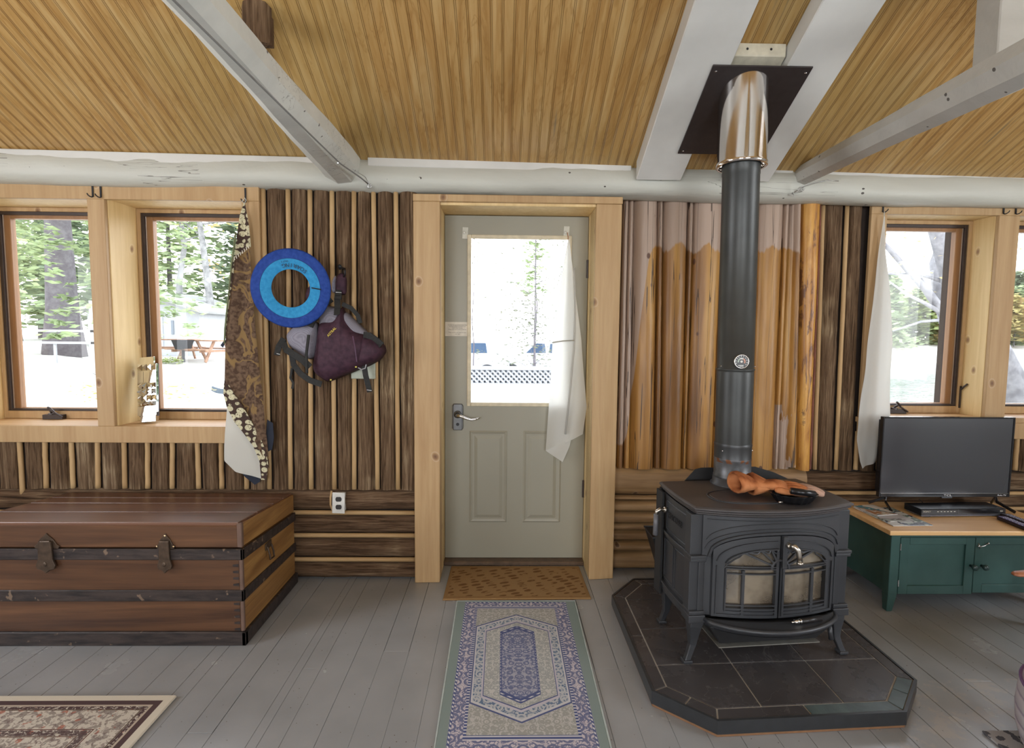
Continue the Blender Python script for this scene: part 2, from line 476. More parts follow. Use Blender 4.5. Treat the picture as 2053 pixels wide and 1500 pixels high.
# ------------------------------------------------------------------ other walls of the room
M['wall_in'] = wood('interior_boards', (.30, .19, .10), (.44, .30, .17), 'z', .7, seed=9)
def wall_y(name, y0, y1, x0, x1, z0, z1, holes, mat):
    mb = MB(); hs = sorted(holes); cx = x0
    for hx0, hx1, hz0, hz1 in hs:
        mb.box(cx, y0, z0, hx0, y1, z1); mb.box(hx0, y0, z0, hx1, y1, hz0) if hz0 > z0 else None
        mb.box(hx0, y0, hz1, hx1, y1, z1); cx = hx1
    mb.box(cx, y0, z0, x1, y1, z1)
    return struct(mb.build(name, mat))
wall_y('wall_rear', -3.3, -3.15, -3.8, 4.3, 0, ZB+.02, [(-2.3, -.7, .85, 2.0), (.7, 2.3, .85, 2.0)], M['wall_in'])
def side_wall(name, x0, x1, hole):
    h0, h1, z0, z1 = hole; mb = MB()
    mb.box(x0, -3.3, 0, x1, h0, 2.0); mb.box(x0, h1, 0, x1, 3.3, 2.0); mb.box(x0, h0, 0, x1, h1, z0)
    mb.prism([(-3.3, 2.0), (3.3, 2.0), (3.3, 2.0), (RY, ceilz(RY)+.02)], lambda a, b, d: (d, a, b), x0, x1)
    return struct(mb.build(name, M['wall_in']))
side_wall('wall_left', -3.85, -3.7, (.0, 1.4, .9, 2.0))
M['wall_in'] = plain('pale_bounce_wall', (.52, .52, .50), .6)  # unseen wall; pale tone chosen to brighten the television's reflection and the floor
side_wall('wall_right', 4.15, 4.3, (-.2, 1.2, .9, 2.0))

# ------------------------------------------------------------------ door wall: solid core behind the log siding
YL, YR = 2.86, 3.0          # face of the siding left and right of the door
LW = (-2.79, -2.104, -2.012, -1.33)   # left window openings: a0,a1 | b0,b1
RW = (2.10, 2.717, 2.838, 3.455)
ZO0, ZO1 = .834, 2.0
mb = MB()
# left part
e_ = .0185
mb.box(-3.8, YL+.035, 0, LW[0]-e_, 3.2, 2.26); mb.box(LW[1]+e_, YL+.035, 0, LW[2]-e_, 3.2, 2.26); mb.box(LW[3]+e_, YL+.035, 0, -.36, 3.2, 2.26)
for a, b in ((LW[0], LW[1]), (LW[2], LW[3])):
    mb.box(a-e_, YL+.035, 0, b+e_, 3.2, ZO0-.0185); mb.box(a-e_, YL+.035, ZO1+.0185, b+e_, 3.2, 2.26)
mb.box(-.36, YL+.06, 2.03, .52, 3.2, 2.26)
# right part
mb.box(.52, YR+.035, 0, RW[0]-e_, 3.36, 2.2); mb.box(RW[1]+e_, YR+.035, 0, RW[2]-e_, 3.36, 2.2); mb.box(RW[3]+e_, YR+.035, 0, 4.3, 3.36, 2.2)
for a, b in ((RW[0], RW[1]), (RW[2], RW[3])):
    mb.box(a-e_, YR+.035, 0, b+e_, 3.36, .8675); mb.box(a-e_, YR+.035, 2.0265, b+e_, 3.36, 2.2)
wb = struct(mb.build('wall_back', M['dark']))

# bark-covered siding, upright, between peeled poles
bt = [-1.229, -1.102, -.991, -.879, -.765, -.665, -.551]
bb = [-1.234, -1.122, -1.013, -.889, -.785, -.661, -.551]
ub = [-2.800, -2.668, -2.531, -2.406, -2.266, -2.136, -1.995, -1.876, -1.748, -1.607, -1.486, -1.355, -1.234]
ut = [-2.79, -2.66, -2.531, -2.398, -2.263, -2.124, -1.988, -1.864, -1.735, -1.607, -1.481, -1.350, -1.229]
ZH = .494
bark = MB(); pole = MB()
h = .0135
edges_t = bt+[-.44]; edges_b = bb+[-.44]
for i in range(7):
    slab(bark, edges_b[i]+h, edges_b[i+1]-(h if i < 6 else 0), edges_t[i]+h, edges_t[i+1]-(h if i < 6 else 0), ZH, 2.065, YL+.025, .034, nu=11, nv=110, seed=i)
bark2 = [(ub[i], ub[i+1], ut[i], ut[i+1]) for i in range(len(ub)-1)]
for i, (a, b, c_, d) in enumerate(bark2):
    slab(bark, a+h, b-h, c_+h, d-h, ZH if i else ZH, .80, YL+.025, .034, nu=11, nv=30, seed=20+i)
slab(bark, -3.3, ub[0]-h, -3.3, ut[0]-h, ZH, 2.09, YL+.025, .034, seed=44)
def polestrip(mb, xb, xt, z0, z1, y, w=.0125, axis='z'):
    def f(s, dx):
        wx = noise.noise(Vector((xb*31, s*4, 2)))*.002
        t = z0+(z1-z0)*s; c = xb+(xt-xb)*s+wx
        return (c, y, t) if axis == 'z' else (t, y, c)
    mb.tube([f(i/12, 0) for i in range(13)], [w*(1+.10*noise.noise(Vector((xb*17, i*.9, 3)))) for i in range(13)], 10, flat=(1, 1), up=(0, -1, 0))
for a, b in zip(bb, bt): polestrip(pole, a, b, ZH+.003, 2.06, YL+.004)
for a, b in zip(ub[:-1], ut[:-1]): polestrip(pole, a, b, ZH+.003 if a > -2.45 else ZH-.03, .80, YL+.004)
bark.build('bark_siding', M['bark_v'], wb, smooth=True)
pole.build('chinking_pole', M['batten'], wb, smooth=True)
# lower courses, lying
bark = MB(); pole = MB()
zs = [.004, .107, .24, .366, ZH]
for i in range(4):
    slab(bark, zs[i]+(.012 if i else 0), zs[i+1]-(.012 if i < 3 else 0), zs[i]+(.012 if i else 0), zs[i+1]-(.012 if i < 3 else 0), -3.7, -.44, YL+.025, .036, nu=11, nv=200, axis='x', seed=60+i, amp=.007)
for zz in zs[1:4]: polestrip(pole, zz, zz+.003, -3.7, -.44, YL+.003, .0125, 'x')
# right: lying bark courses behind the cabinet
zr = [.0, .13, .25, .355, .445, .575]
for i in range(5):
    slab(bark, zr[i]+.01, zr[i+1]-.01, zr[i]+.01, zr[i+1]-.01, 1.66, 4.1, YR+.03, .04, nu=11, nv=140, axis='x', seed=80+i, amp=.008)
for zz in zr[1:5]: polestrip(pole, zz, zz, 1.66, 4.1, YR+.002, .012, 'x')
bark.build('lower_bark_course', M['bark_h'], wb, smooth=True)
pole.build('lower_chinking_pole', M['batten_h'], wb, smooth=True)
# right: upright bark between poles, from the corner log to the window
k = YR/2.87
rb_t = [1.678*k, 1.806*k, 1.905*k]; rb_b = [1.704*k, 1.822*k, 1.930*k]
bark = MB(); pole = MB()
for i in range(2):
    slab(bark, rb_b[i]+h, rb_b[i+1]-h, rb_t[i]+h, rb_t[i+1]-h, .575, 2.06, YR+.025, .036, nu=11, nv=110, seed=100+i)
xx = rb_b[2]
lst = [xx]
while xx < 4.0: xx += .132; lst.append(xx)
for i in range(len(lst)-1):
    top = .80
    slab(bark, lst[i]+h, lst[i+1]-h, lst[i]+h, lst[i+1]-h, .575, top, YR+.025, .036, nu=9, nv=24, seed=120+i)
for a, b in zip(rb_b[:2], rb_t[:2]): polestrip(pole, a, b, .58, 2.06, YR+.002, .0115)
for a in lst: polestrip(pole, a, a, .58, .80, YR+.002, .0125)
bark.build('bark_siding', M['bark_v'], wb, smooth=True)
pole.build('chinking_pole', M['batten'], wb, smooth=True)

# peeled, half varnished logs behind the stove
g = G('peeled_varnished_log', .42)
x, y, z = g.xyz()
k1 = g.noise(g.vec(x*9, y*5, z*.7), 1, 4, .5, .8)
k2 = g.noise(g.vec(x*38, y*38, z*1.6), 1, 4, .6, .4)
honey = g.ramp(k1, [(.30, (.12, .052, .017)), (.43, (.24, .110, .028)), (.55, (.38, .190, .045)), (.70, (.50, .290, .085))])
honey = g.mix(k2.ss(.60, .72)*.45, honey, (.13, .06, .022))
raw = g.ramp(k1, [(.3, (.33, .235, .175)), (.7, (.42, .31, .24))])
ln = g.noise(g.vec(x*30, 3, z*2), 1, 3, .6)
wob = g.noise(g.vec(x*9, 0, z*1.2), 1, 4, .6)
left = 1-x.ss(.43, .56)           # object-space: the outermost poles stay raw lower down
lim = 1.80-left*1.08
up = (z+wob*.22-.11+ln*.05-.025).ss(-.006, .006) if False else ((z+wob*.24-.12+ln*.045-.022)-lim).ss(-.008, .008)
spl = x.gt(1.29)*(x.lt(1.40))*z.lt(.95)*wob.gt(.47)
cc = g.mix(up.max(spl), honey, raw)
cr = abs(g.noise(g.vec(x*26, y*9, z*.35), 1, 2, .5, .3)-.5).lt(.0055)
cc = g.mix(cr*.85, cc, (.03, .015, .008))
vd = g.vor(g.vec(x*1.0, y*1.0, z*.62), 6.5)
cc = g.mix(1-vd.ss(.05, .085), cc, (.09, .035, .015))
g.col(cc); g.bump(k1*.6+k2*.3-cr*.8, .5, .008)
M['peeled'] = g.mat
lt = [.627, .657, .684, .81, .836, .969, .997, 1.156, 1.20, 1.33, 1.474, 1.504, 1.57]
lb = [.627, .661, .696, .829, .864, .979, 1.002, 1.147, 1.21, 1.345, 1.479, 1.505, 1.57]
mb = MB(); kk = 2.99/2.87
for i in range(len(lt)-1):
    wdt = lt[i+1]-lt[i]; b0 = .055 if wdt > .09 else .03
    slab(mb, lb[i]*kk, lb[i+1]*kk, lt[i]*kk, lt[i+1]*kk, .585, 2.075, YR+.015, b0, nu=13, nv=60, amp=.003, seed=200+i, flat=.62)
pl = mb.build('peeled_log_siding', M['peeled'], wb, smooth=True)
# the leaning split corner log, amber and blotched
g = G('amber_corner_log', .38)
x, y, z = g.xyz()
k1 = g.noise(g.vec(x*18, y*18, z*1.6), 1, 5, .6, 1.2)
am = g.ramp(k1, [(.30, (.20, .07, .02)), (.46, (.44, .20, .04)), (.62, (.62, .33, .07)), (.75, (.66, .42, .14))])
bl = g.noise(g.vec(x*22, y*10, z*4), 1, 5, .65, .8).ss(.54, .60)
g.col(g.mix(bl*.8, am, (.10, .035, .018))); g.bump(k1, .35, .006)
M['amber'] = g.mat
mb = MB()
slab(mb, 1.60*kk, 1.665*kk, 1.553*kk, 1.655*kk, .585, 2.075, YR-.005, .055, nu=13, nv=60, amp=.003, seed=230, flat=.6)
mb.build('corner_log', M['amber'], wb, smooth=True)
mb = MB()
slab(mb, 1.545*kk, 1.598*kk, 1.52*kk, 1.551*kk, .60, 2.07, YR+.0, .045, nu=11, nv=60, amp=.003, seed=232, flat=.6)
mb.build('split_log', M['peeled'], wb, smooth=True)
M['redbark'] = plain('red_inner_bark', (.17, .06, .035), .8, 0, .35, 12, .4)
mb = MB(); slab(mb, 1.667*kk, 1.690*kk, 1.655*kk, 1.668*kk, .585, 2.07, YR+.01, .03, nu=7, nv=40, seed=240)
mb.build('inner_bark_edge', M['redbark'], wb, smooth=True)
# peeled logs lying below them
M['peeled_h'] = wood('peeled_log_lying', (.15, .078, .03), (.36, .22, .10), 'x', .6, .4, (.06, .03, .015), scale=.9, bump=.4, seed=12)
mb = MB()
zz = [.0, .105, .165, .225, .268, .335, .40, .43, .59]
for i in range(len(zz)-1):
    if zz[i+1]-zz[i] < .001: continue
    slab(mb, zz[i]+.002, zz[i+1]-.002, zz[i]+.002, zz[i+1]-.002, .60, 1.72, YR+.005, .045 if zz[i+1]-zz[i] > .06 else .03, nu=11, nv=40, axis='x', amp=.004, seed=250+i, flat=.6)
mb.build('lower_peeled_log', M['peeled_h'], wb, smooth=True)

# ------------------------------------------------------------------ top plate log with its strip
def plog(mb, p0, p1, r, n=18, segs=80, sq=.8, amp=.008, seed=0, facets=None):
    p0 = Vector(p0); p1 = Vector(p1); t = (p1-p0).normalized(); u = Vector((0, 0, 1)); u = (u-t*u.dot(t)).normalized(); w = t.cross(u)
    def fn(a, b):
        g_ = 2*PI*a*(n)/(n) ; rr = float(np.interp(b, [q[0] for q in r], [q[1] for q in r])) if isinstance(r, list) else ((r[0]+(r[1]-r[0])*b) if isinstance(r, tuple) else r)
        cs, sn = math.cos(g_), math.sin(g_)
        if sq: m_ = (abs(cs)**3.2+abs(sn)**3.2)**(-1/3.2)*sq+(1-sq)
        else: m_ = 1
        c = p0.lerp(p1, b); L = (p1-p0).length*b
        rr = rr*m_+amp*noise.noise(Vector((cs*1.1+seed, sn*1.1, L*1.7)))+amp*.4*noise.noise(Vector((cs*3, sn*3+seed, L*7)))
        return c+u*(sn*rr)+w*(cs*rr)
    mb.grid(lambda a, b: fn(a, b), n, segs, wrapu=True)
    k0 = len(mb.v)-n*segs
    mb.f.append(tuple(range(k0+n-1, k0-1, -1))); mb.m.append(mb.cur)
    mb.f.append(tuple(range(k0+n*(segs-1), k0+n*segs))); mb.m.append(mb.cur)
mb = MB(); plog(mb, (-3.7, 2.825, 2.150), (4.15, 2.975, 2.116), .084, amp=.010, n=24, segs=150)
t1 = struct(mb.build('trim_1', M['log_white'], smooth=True))
mb = MB()
for a, b in ((-3.7, -.85), (-.68, .655), (1.37, 1.50), (1.66, 4.15)):
    ya = 2.745+(a+3.7)*.0195; yb = 2.745+(b+3.7)*.0195
    mb.hexa([(a, ya, 2.168), (b, yb, 2.158), (b, yb+.09, 2.158), (a, ya+.09, 2.168)], [(a, ya, 2.222), (b, yb, 2.205-.0*b), (b, yb+.09, 2.19), (a, ya+.09, 2.20)])
struct(mb.build('trim_2', M['white_paint'], bevel=.003))

# ------------------------------------------------------------------ windows
def ring(mb, x0, x1, z0, z1, w, y0, y1, wb_=None, wt=None):
    wb_ = w if wb_ is None else wb_; wt = w if wt is None else wt
    mb.box(x0, y0, z0, x0+w, y1, z1); mb.box(x1-w, y0, z0, x1, y1, z1)
    mb.box(x0+w, y0, z0, x1-w, y1, z0+wb_); mb.box(x0+w, y0, z1-wt, x1-w, y1, z1)
def window(n, x0, x1, z0, z1, yf, yg, crank=None, latch=None):
    r_ = sroot('window_%d' % n, ((x0+x1)/2, yg, z0))
    mb = MB()   # pine lining of the deep opening
    t = .019
    mb.box(x0-t, yf, z0-t, x0, yg+.08, z1+t); mb.box(x1, yf, z0-t, x1+t, yg+.08, z1+t); mb.box(x0, yf, z1, x1, yg+.08, z1+t)
    mb.build('reveal_lining', M['pine_lit'], r_, bevel=.0015)
    mb = MB(); mb.box(x0, yf, z0-t, x1, yg+.08, z0); mb.build('sill_board', M['pine_h'], r_, bevel=.002)
    mb = MB(); ring(mb, x0+.001, x1-.001, z0+.001, z1-.001, .020, yg, yg+.07, wb_=.042, wt=.022)
    mb.build('window_frame', M['pine_v'], r_, bevel=.0015)
    mb = MB(); ring(mb, x0+.021, x1-.021, z0+.043, z1-.023, .017, yg+.008, yg+.022, wb_=.012)
    mb.build('screen_frame', M['bronze'], r_, bevel=.001)
    mb = MB(); ring(mb, x0+.034, x1-.034, z0+.043, z1-.034, .036, yg+.03, yg+.068, wb_=.014, wt=.022)
    mb.build('sash', M['sash'], r_, bevel=.003)
    mb = MB(); mb.box(x0+.066, yg+.052, z0+.055, x1-.066, yg+.055, z1-.055); mb.build('glass', M['glass'], r_)
    if crank is not None:
        mb = MB(); cx = crank; cz = z0
        mb.box(cx-.055, yg-.03, cz+.001, cx+.055, yg-.001, cz+.026)
        mb.lathe([(.018, 0), (.016, .01), (.006, .012)], (cx-.012, yg-.018, cz+.024), 14)
        mb.tube([(cx-.012, yg-.018, cz+.036), (cx-.004, yg-.035, cz+.05), (cx+.012, yg-.035, cz+.046), (cx-.005, yg-.038, cz+.064), (cx-.015, yg-.04, cz+.07)], .006, 8)
        mb.tube([(cx+.008, yg-.034, cz+.045), (cx+.06, yg-.034, cz+.012)], .005, 8)
        mb.build('crank_handle', M['bronze'], r_, bevel=.002, smooth=False)
    if latch is not None:
        mb = MB(); lx, lz = latch
        mb.box(lx-.006, yg-.006, lz-.11, lx+.002, yg+.004, lz+.02)
        mb.tube([(lx-.002, yg-.006, lz), (lx-.004, yg-.03, lz+.02), (lx+.0, yg-.045, lz+.035)], .005, 8)
        mb.build('sash_latch', M['bronze'], r_)
    return r_
window(1, LW[0], LW[1], ZO0, ZO1, YL, 3.07, crank=-2.50)
window(2, LW[2], LW[3], ZO0, ZO1, YL, 3.07, crank=-1.42)
window(3, RW[0], RW[1], .886, 2.008, YR, 3.14, crank=2.32, latch=(2.712, 1.03))
window(4, RW[2], RW[3], .886, 2.008, YR, 3.14)

# casings (boards of the window and door surrounds)
mb = MB(); fy = 2.838
mb.box(-2.88, fy, ZO1-.006, -1.24, YL, 2.092)                 # head
mb.box(-2.88, fy-.002, .747, -1.24, YL+.002, .834)            # apron
mb.box(LW[1]+.002, fy-.001, .834, LW[2]-.004, YL, ZO1-.006)   # mullion post
mb.box(-1.33+.002, fy, .834, -1.24, YL, ZO1-.006)
mb.box(-2.88, fy, .834, LW[0]-.002, YL, ZO1-.006)
struct(mb.build('trim_3', M['pine_v'], bevel=.002))
mb = MB(); fy = 2.978
mb.box(2.010, fy, 2.004, 3.55, YR, 2.099)
mb.box(2.010, fy-.001, .765, 3.55, YR+.002, .857)
mb.box(2.000, fy-.004, .857, 3.55, YR+.002, .886)
mb.box(RW[1]+.003, fy-.001, .886, RW[2]-.003, YR, 2.004)
mb.box(2.010, fy, .886, RW[0]-.002, YR, 2.004); mb.box(RW[3]+.002, fy, .886, 3.55, YR, 2.004)
struct(mb.build('trim_4', M['pine_v'], bevel=.002))

# ------------------------------------------------------------------ door
DX0, DX1 = -.325, .483
mb = MB()
mb.hexa([(-.455, 2.815, 0), (-.322, 2.820, 0), (-.322, 2.90, 0), (-.455, 2.90, 0)], [(-.459, 2.835, 2.005), (-.322, 2.835, 2.005), (-.322, 2.9, 2.005), (-.459, 2.9, 2.005)])
mb.hexa([(.483, 2.852, 0.0), (.618, 2.868, 0.0), (.618, 3.03, 0.0), (.483, 3.03, 0.0)], [(.483, 2.842, 2.005), (.616, 2.846, 2.005), (.616, 3.03, 2.005), (.483, 3.03, 2.005)])
mb.hexa([(-.460, 2.834, 2.0055), (.618, 2.842, 2.0055), (.618, 3.03, 2.0055), (-.460, 2.93, 2.0055)], [(-.460, 2.834, 2.042), (.618, 2.842, 2.042), (.618, 3.03, 2.042), (-.460, 2.93, 2.042)])
struct(mb.build('trim_5', M['pine_v'], bevel=.003))
mb = MB()   # jamb lining
mb.box(-.365, 2.86, 0, DX0, 3.19, 2.0055); mb.box(DX1, 2.88, 0, DX1+.04, 3.19, 2.0055); mb.box(DX0, 2.86, 1.992, DX1, 3.19, 2.03)
struct(mb.build('trim_6', M['pine_lit'], bevel=.002))
mb = MB(); mb.box(DX0, 3.03, 0, DX1, 3.14, .024)
struct(mb.build('trim_7', plain('worn_threshold', (.09, .055, .032), .5, 0, .3), bevel=.004))
door = sroot('door_1', (.079, 3.10, .026))
M['door'] = plain('sage_door_paint', (.285, .270, .210), .42, 0, .03, 3, .04)
mb = MB(); mb.box(DX0-.001, 3.131, .02, DX0+.022, 3.16, 1.995); mb.box(DX1-.022, 3.131, .02, DX1+.001, 3.16, 1.995); mb.box(DX0, 3.131, 1.968, DX1, 3.16, 2.03)
mb.build('door_stop', M['bronze'], door)
d0, d1, y0, y1 = DX0+.003, DX1-.003, 3.085, 3.13
gx0, gx1, gz0, gz1 = -.185, .376, .93, 1.872
mb = MB()
mb.box(d0, y0, .026, gx0, y1, 1.988); mb.box(gx1, y0, .026, d1, y1, 1.988); mb.box(gx0, y0, gz1, gx1, y1, 1.988); mb.box(gx0, y0, .026, gx1, y1, gz0)
mb.build('door_leaf', M['door'], door)
mb = MB(); ring(mb, gx0-.012, gx1+.012, gz0-.012, gz1+.012, .022, y0-.008, y0+.012)
mb.build('glazing_bead', plain('cream_bead', (.60, .53, .38), .5), door, bevel=.004, seg=2)
mb = MB(); mb.box(gx0+.005, y0+.016, gz0+.005, gx1-.005, y0+.02, gz1-.005); mb.build('glass', M['glass'], door)
for a, b in ((-.182, .036), (.127, .347)):
    mb = MB(); z0_, z1_ = .238, .777
    def rr(o, y): return [(a+o, y, z0_+o), (b-o, y, z0_+o), (b-o, y, z1_-o), (a+o, y, z1_-o)]
    loops = [rr(0, y0-.0002), rr(.008, y0-.005), rr(.018, y0-.0012), rr(.028, y0-.001), rr(.046, y0-.007)]
    vs = [p for l in loops for p in l]; fs = []
    for i in range(4):
        for j in range(4): fs.append((i*4+j, i*4+(j+1) % 4, (i+1)*4+(j+1) % 4, (i+1)*4+j))
    fs.append((16, 17, 18, 19)); mb.add(vs, fs)
    mb.build('raised_panel', M['door'], door)
mb = MB()
mb.obox((-.249, y0-.006, .856), (.062, .014, .136)); mb.obox((-.249, y0-.006, .856), (.052, .016, .152))
mb.lathe([(.022, 0), (.022, -.012), (.012, -.016), (.011, -.045)], (-.249, y0-.012, .872), 18, 'y')
ho = mb.build('door_handle', plain('pewter', (.13, .13, .13), .38, .85), door, bevel=.004, seg=2)
mb = MB(); mb.tube([(-.249, y0-.055, .872), (-.23, y0-.062, .87), (-.20, y0-.06, .857), (-.17, y0-.058, .848), (-.145, y0-.055, .851), (-.125, y0-.05, .858)], [.010, .009, .0075, .0065, .006, .005], 10)
mb.build('lever', M['steel'], ho, smooth=True)
mb = MB(); mb.lathe([(.009, 0), (.009, -.004)], (-.249, y0-.0135, .815), 14, 'y'); mb.build('deadbolt', M['black_iron'], ho)
for hz in (1.70, .44):
    mb = MB(); mb.tube([(DX1-.004, y0-.006, hz-.05), (DX1-.004, y0-.006, hz+.05)], .007, 10); mb.box(DX1-.004, y0-.002, hz-.048, DX1-.0005, y0+.004, hz+.048)
    mb.build('hinge', M['bronze'], door)
# ------------------------------------------------------------------ roof timbers
def beamlog(name, label, p0, p1, r, mat, facets, seed, sq=.75, amp=.006, group=None):
    mb = MB(); plog(mb, p0, p1, r, n=facets, segs=60, sq=sq, amp=amp, seed=seed)
    o = mb.build(name, mat, smooth=True); m_ = o.modifiers.new('split', 'EDGE_SPLIT'); m_.split_angle = R(27)
    return tag(o, label, 'beam', group)
beamlog('tie_beam', 'hewn whitewashed log beam overhead, ending on the wall above the purple life vest',
        (-.812, 2.86, 2.172), (-.755, -.2, 2.172), [(0, .098), (.2, .088), (.33, .070), (.46, .060), (1, .060)], M['log_beam'], 9, 3, 0, .007)
beamlog('tie_beam', 'squared grey-painted beam with pale flaking underside, above the television',
        (1.555, 2.88, 2.168), (1.62, -.2, 2.168), [(0, .052), (.2, .060), (.4, .072), (1, .078)], M['log_grey'], 8, 8, 0, .005)
def rafter(x0, x1, y0=2.80, y1=.2, d=.095):
    mb = MB(); e = .002
    mb.hexa([(x0, y1, ceilz(y1)-d), (x1, y1, ceilz(y1)-d), (x1, y0, ceilz(y0)-d), (x0, y0, ceilz(y0)-d)],
            [(x0, y1, ceilz(y1)-e), (x1, y1, ceilz(y1)-e), (x1, y0, ceilz(y0)-e), (x0, y0, ceilz(y0)-e)])
    return mb
tag(rafter(.672, .900).build('rafter_board', M['white_paint'], bevel=.004), 'wide white painted rafter board immediately door-side of the stove pipe', 'rafter')
tag(rafter(1.125, 1.350).build('rafter_board', M['white_paint'], bevel=.004), 'wide white painted rafter board on the television side of the stove pipe', 'rafter')
mb = MB(); a, b = 2.226, 2.335
mb.hexa([(.904, a, ceilz(a)-.052), (1.121, a, ceilz(a)-.052), (1.121, b, ceilz(b)-.052), (.904, b, ceilz(b)-.052)],
        [(.904, a, ceilz(a)-.002), (1.121, a, ceilz(a)-.002), (1.121, b, ceilz(b)-.002), (.904, b, ceilz(b)-.002)])
bl = thing('blocking_board', 'short cream crosspiece nailed between the two white rafter boards', 'crosspiece', (1.01, 2.18, 2.4))
mb.build('board', plain('cream_paint', (.58, .54, .42), .5), bl, bevel=.003)
for xx in (.965, 1.06):
    mb = MB(); mb.lathe([(.005, 0), (.004, -.002)], (xx, a-.0005, ceilz(a)-.026), 10, 'y'); mb.build('nail', M['black_iron'], bl)
# posts standing on the beams
mb2 = MB(); mb2.hexa([(1.640, 1.85, 2.236), (1.78, 1.85, 2.236), (1.78, 1.95, 2.236), (1.640, 1.95, 2.236)], [(1.640, 1.85, 2.66), (1.78, 1.85, 2.66), (1.78, 1.95, 2.61), (1.640, 1.95, 2.61)])
tag(mb2.build('king_post', M['log_grey'], bevel=.004), 'grey painted timber post standing on top of the squared grey beam', 'post')
mb = MB()
slab(mb, -.98, -.87, -.98, -.87, 2.405, 2.555, 2.14, .03, nu=9, nv=30, amp=.004, seed=300)
mb.box(-.975, 2.128, 2.41, -.875, 2.17, 2.515)
tag(mb.build('bark_timber', M['bark_v'], smooth=False), 'short dark bark-covered timber under the ceiling beside the hewn whitewashed beam', 'timber')

# ------------------------------------------------------------------ wiring along the beams
def wire(pts, r=.0022, label='', cat='wire', mat=None):
    mb = MB(); mb.tube(pts, r, 6); return mb
w = thing('beam_cable', 'grey cable stapled along the hewn whitewashed beam, tied off at its wall end', 'cable', (-.72, 2.5, 2.1))
zb0 = 2.088
mb = MB(); mb.tube([(-.75, .5, 2.075), (-.742, 1.4, 2.078), (-.735, 2.0, 2.082), (-.728, 2.5, 2.086), (-.70, 2.74, 2.092), (-.674, 2.795, 2.075)], .0035, 6)
mb.build('cable', plain('grey_cable', (.22, .22, .21), .5), w, smooth=True)
mb = MB()
mb.tube([(-.70, 2.60, 2.092), (-.676, 2.74, 2.095), (-.668, 2.79, 2.07), (-.660, 2.778, 2.052)], .0016, 5)
for i in range(3):
    mb.tube([(-.668+.009*math.cos(t)+.003*i, 2.782-i*.004, 2.062+.010*math.sin(t)) for t in [k*.7 for k in range(9)]], .0018, 5, closed=True)
mb.build('wire_tie', M['silver'], w, smooth=True)
mb = MB(); mb.lathe([(.005, 0), (.004, -.004)], (-.728, 2.47, 2.080), 8); mb.build('staple', M['silver'], w)
w = thing('wire_tie', 'shiny twisted wire fastening on the end of the squared grey beam', 'wire', (1.53, 2.8, 2.1))
mb = MB()
mb.tube([(1.50, 2.83, 2.075), (1.53, 2.79, 2.095), (1.56, 2.74, 2.098), (1.60, 2.72, 2.105), (1.66, 2.72, 2.103)], .003, 6)
for i in range(3):
    mb.tube([(1.515+.010*math.cos(t)+.004*i, 2.806-i*.006, 2.083+.011*math.sin(t)) for t in [k*.7 for k in range(9)]], .002, 5, closed=True)
mb.tube([(1.48, 2.85, 2.068), (1.505, 2.84, 2.06), (1.50, 2.85, 2.075)], .003, 5)
mb.build('twist', M['silver'], w, smooth=True)

# ------------------------------------------------------------------ hearth
g = G('slate_tile', .30)
n1 = g.noise(scale=6, detail=7, rough=.6, dist=.2); n2 = g.noise(scale=38, detail=4)
ck = g.noise(scale=4, detail=5, dist=1.6)
c = g.ramp(n1, [(.3, (.048, .044, .045)), (.55, (.058, .053, .054)), (.8, (.085, .079, .081))])
c = g.mix(abs(ck-.5).lt(.004)*.35, c, (.17, .155, .15))
g.col(c); g.rough(n1*.25+.14); g.bump(n1*.5+n2*.4, .25, .004)
M['tile'] = g.mat
g = G('slate_tile_green', .32); n1 = g.noise(scale=9, detail=5, rough=.65, dist=.8)
g.col(g.ramp(n1, [(.3, (.030, .045, .046)), (.7, (.085, .115, .115))])); g.bump(n1, .25, .004); M['tile_g'] = g.mat
M['grout'] = plain('light_grout', (.42, .40, .37), .9)
M['edge_trim'] = plain('black_edge_strip', (.028, .03, .033), .35)
HZ = .058
he = thing('hearth_pad', 'octagonal dark slate tile hearth pad with light grout lines under the black stove', 'hearth', (1.05, 2.1, 0))
out = [(.552, 1.85), (.728, 1.698), (1.392, 1.738), (1.556, 1.905), (1.552, 2.60), (1.40, 2.76), (.70, 2.74), (.552, 2.56)]
mb = MB(); mb.prism(out, lambda a, b, d: (a, b, d), .001, HZ-.006); mb.build('base_board', plain('hearth_plywood', (.22, .11, .05), .8), he)
cx_, cy_ = 1.06, 2.2
def inset(poly, d):
    n = len(poly); res = []
    for i in range(n):
        p0, p1, p2 = Vector(poly[i-1]), Vector(poly[i]), Vector(poly[(i+1) % n])
        e1 = (p1-p0).normalized(); e2 = (p2-p1).normalized(); n1_ = Vector((-e1.y, e1.x)); n2_ = Vector((-e2.y, e2.x))
        bis = (n1_+n2_).normalized(); res.append(tuple(p1+bis*d/max(.3, bis.dot(n1_))))
    return res
mb = MB()
o2 = inset(out, -.004)
n = len(out)
vs = [(a, b, .012) for a, b in o2]+[(a, b, HZ+.002) for a, b in o2]+[(a, b, HZ+.002) for a, b in inset(out, .006)]
fs = [(i, (i+1) % n, n+(i+1) % n, n+i) for i in range(n)]+[(n+i, n+(i+1) % n, 2*n+(i+1) % n, 2*n+i) for i in range(n)]
mb.add(vs, fs); mb.build('edge_strip', M['edge_trim'], he)
mb = MB(); mb.prism(inset(out, .005), lambda a, b, d: (a, b, d), HZ-.006, HZ-.003); mb.build('grout', M['grout'], he)
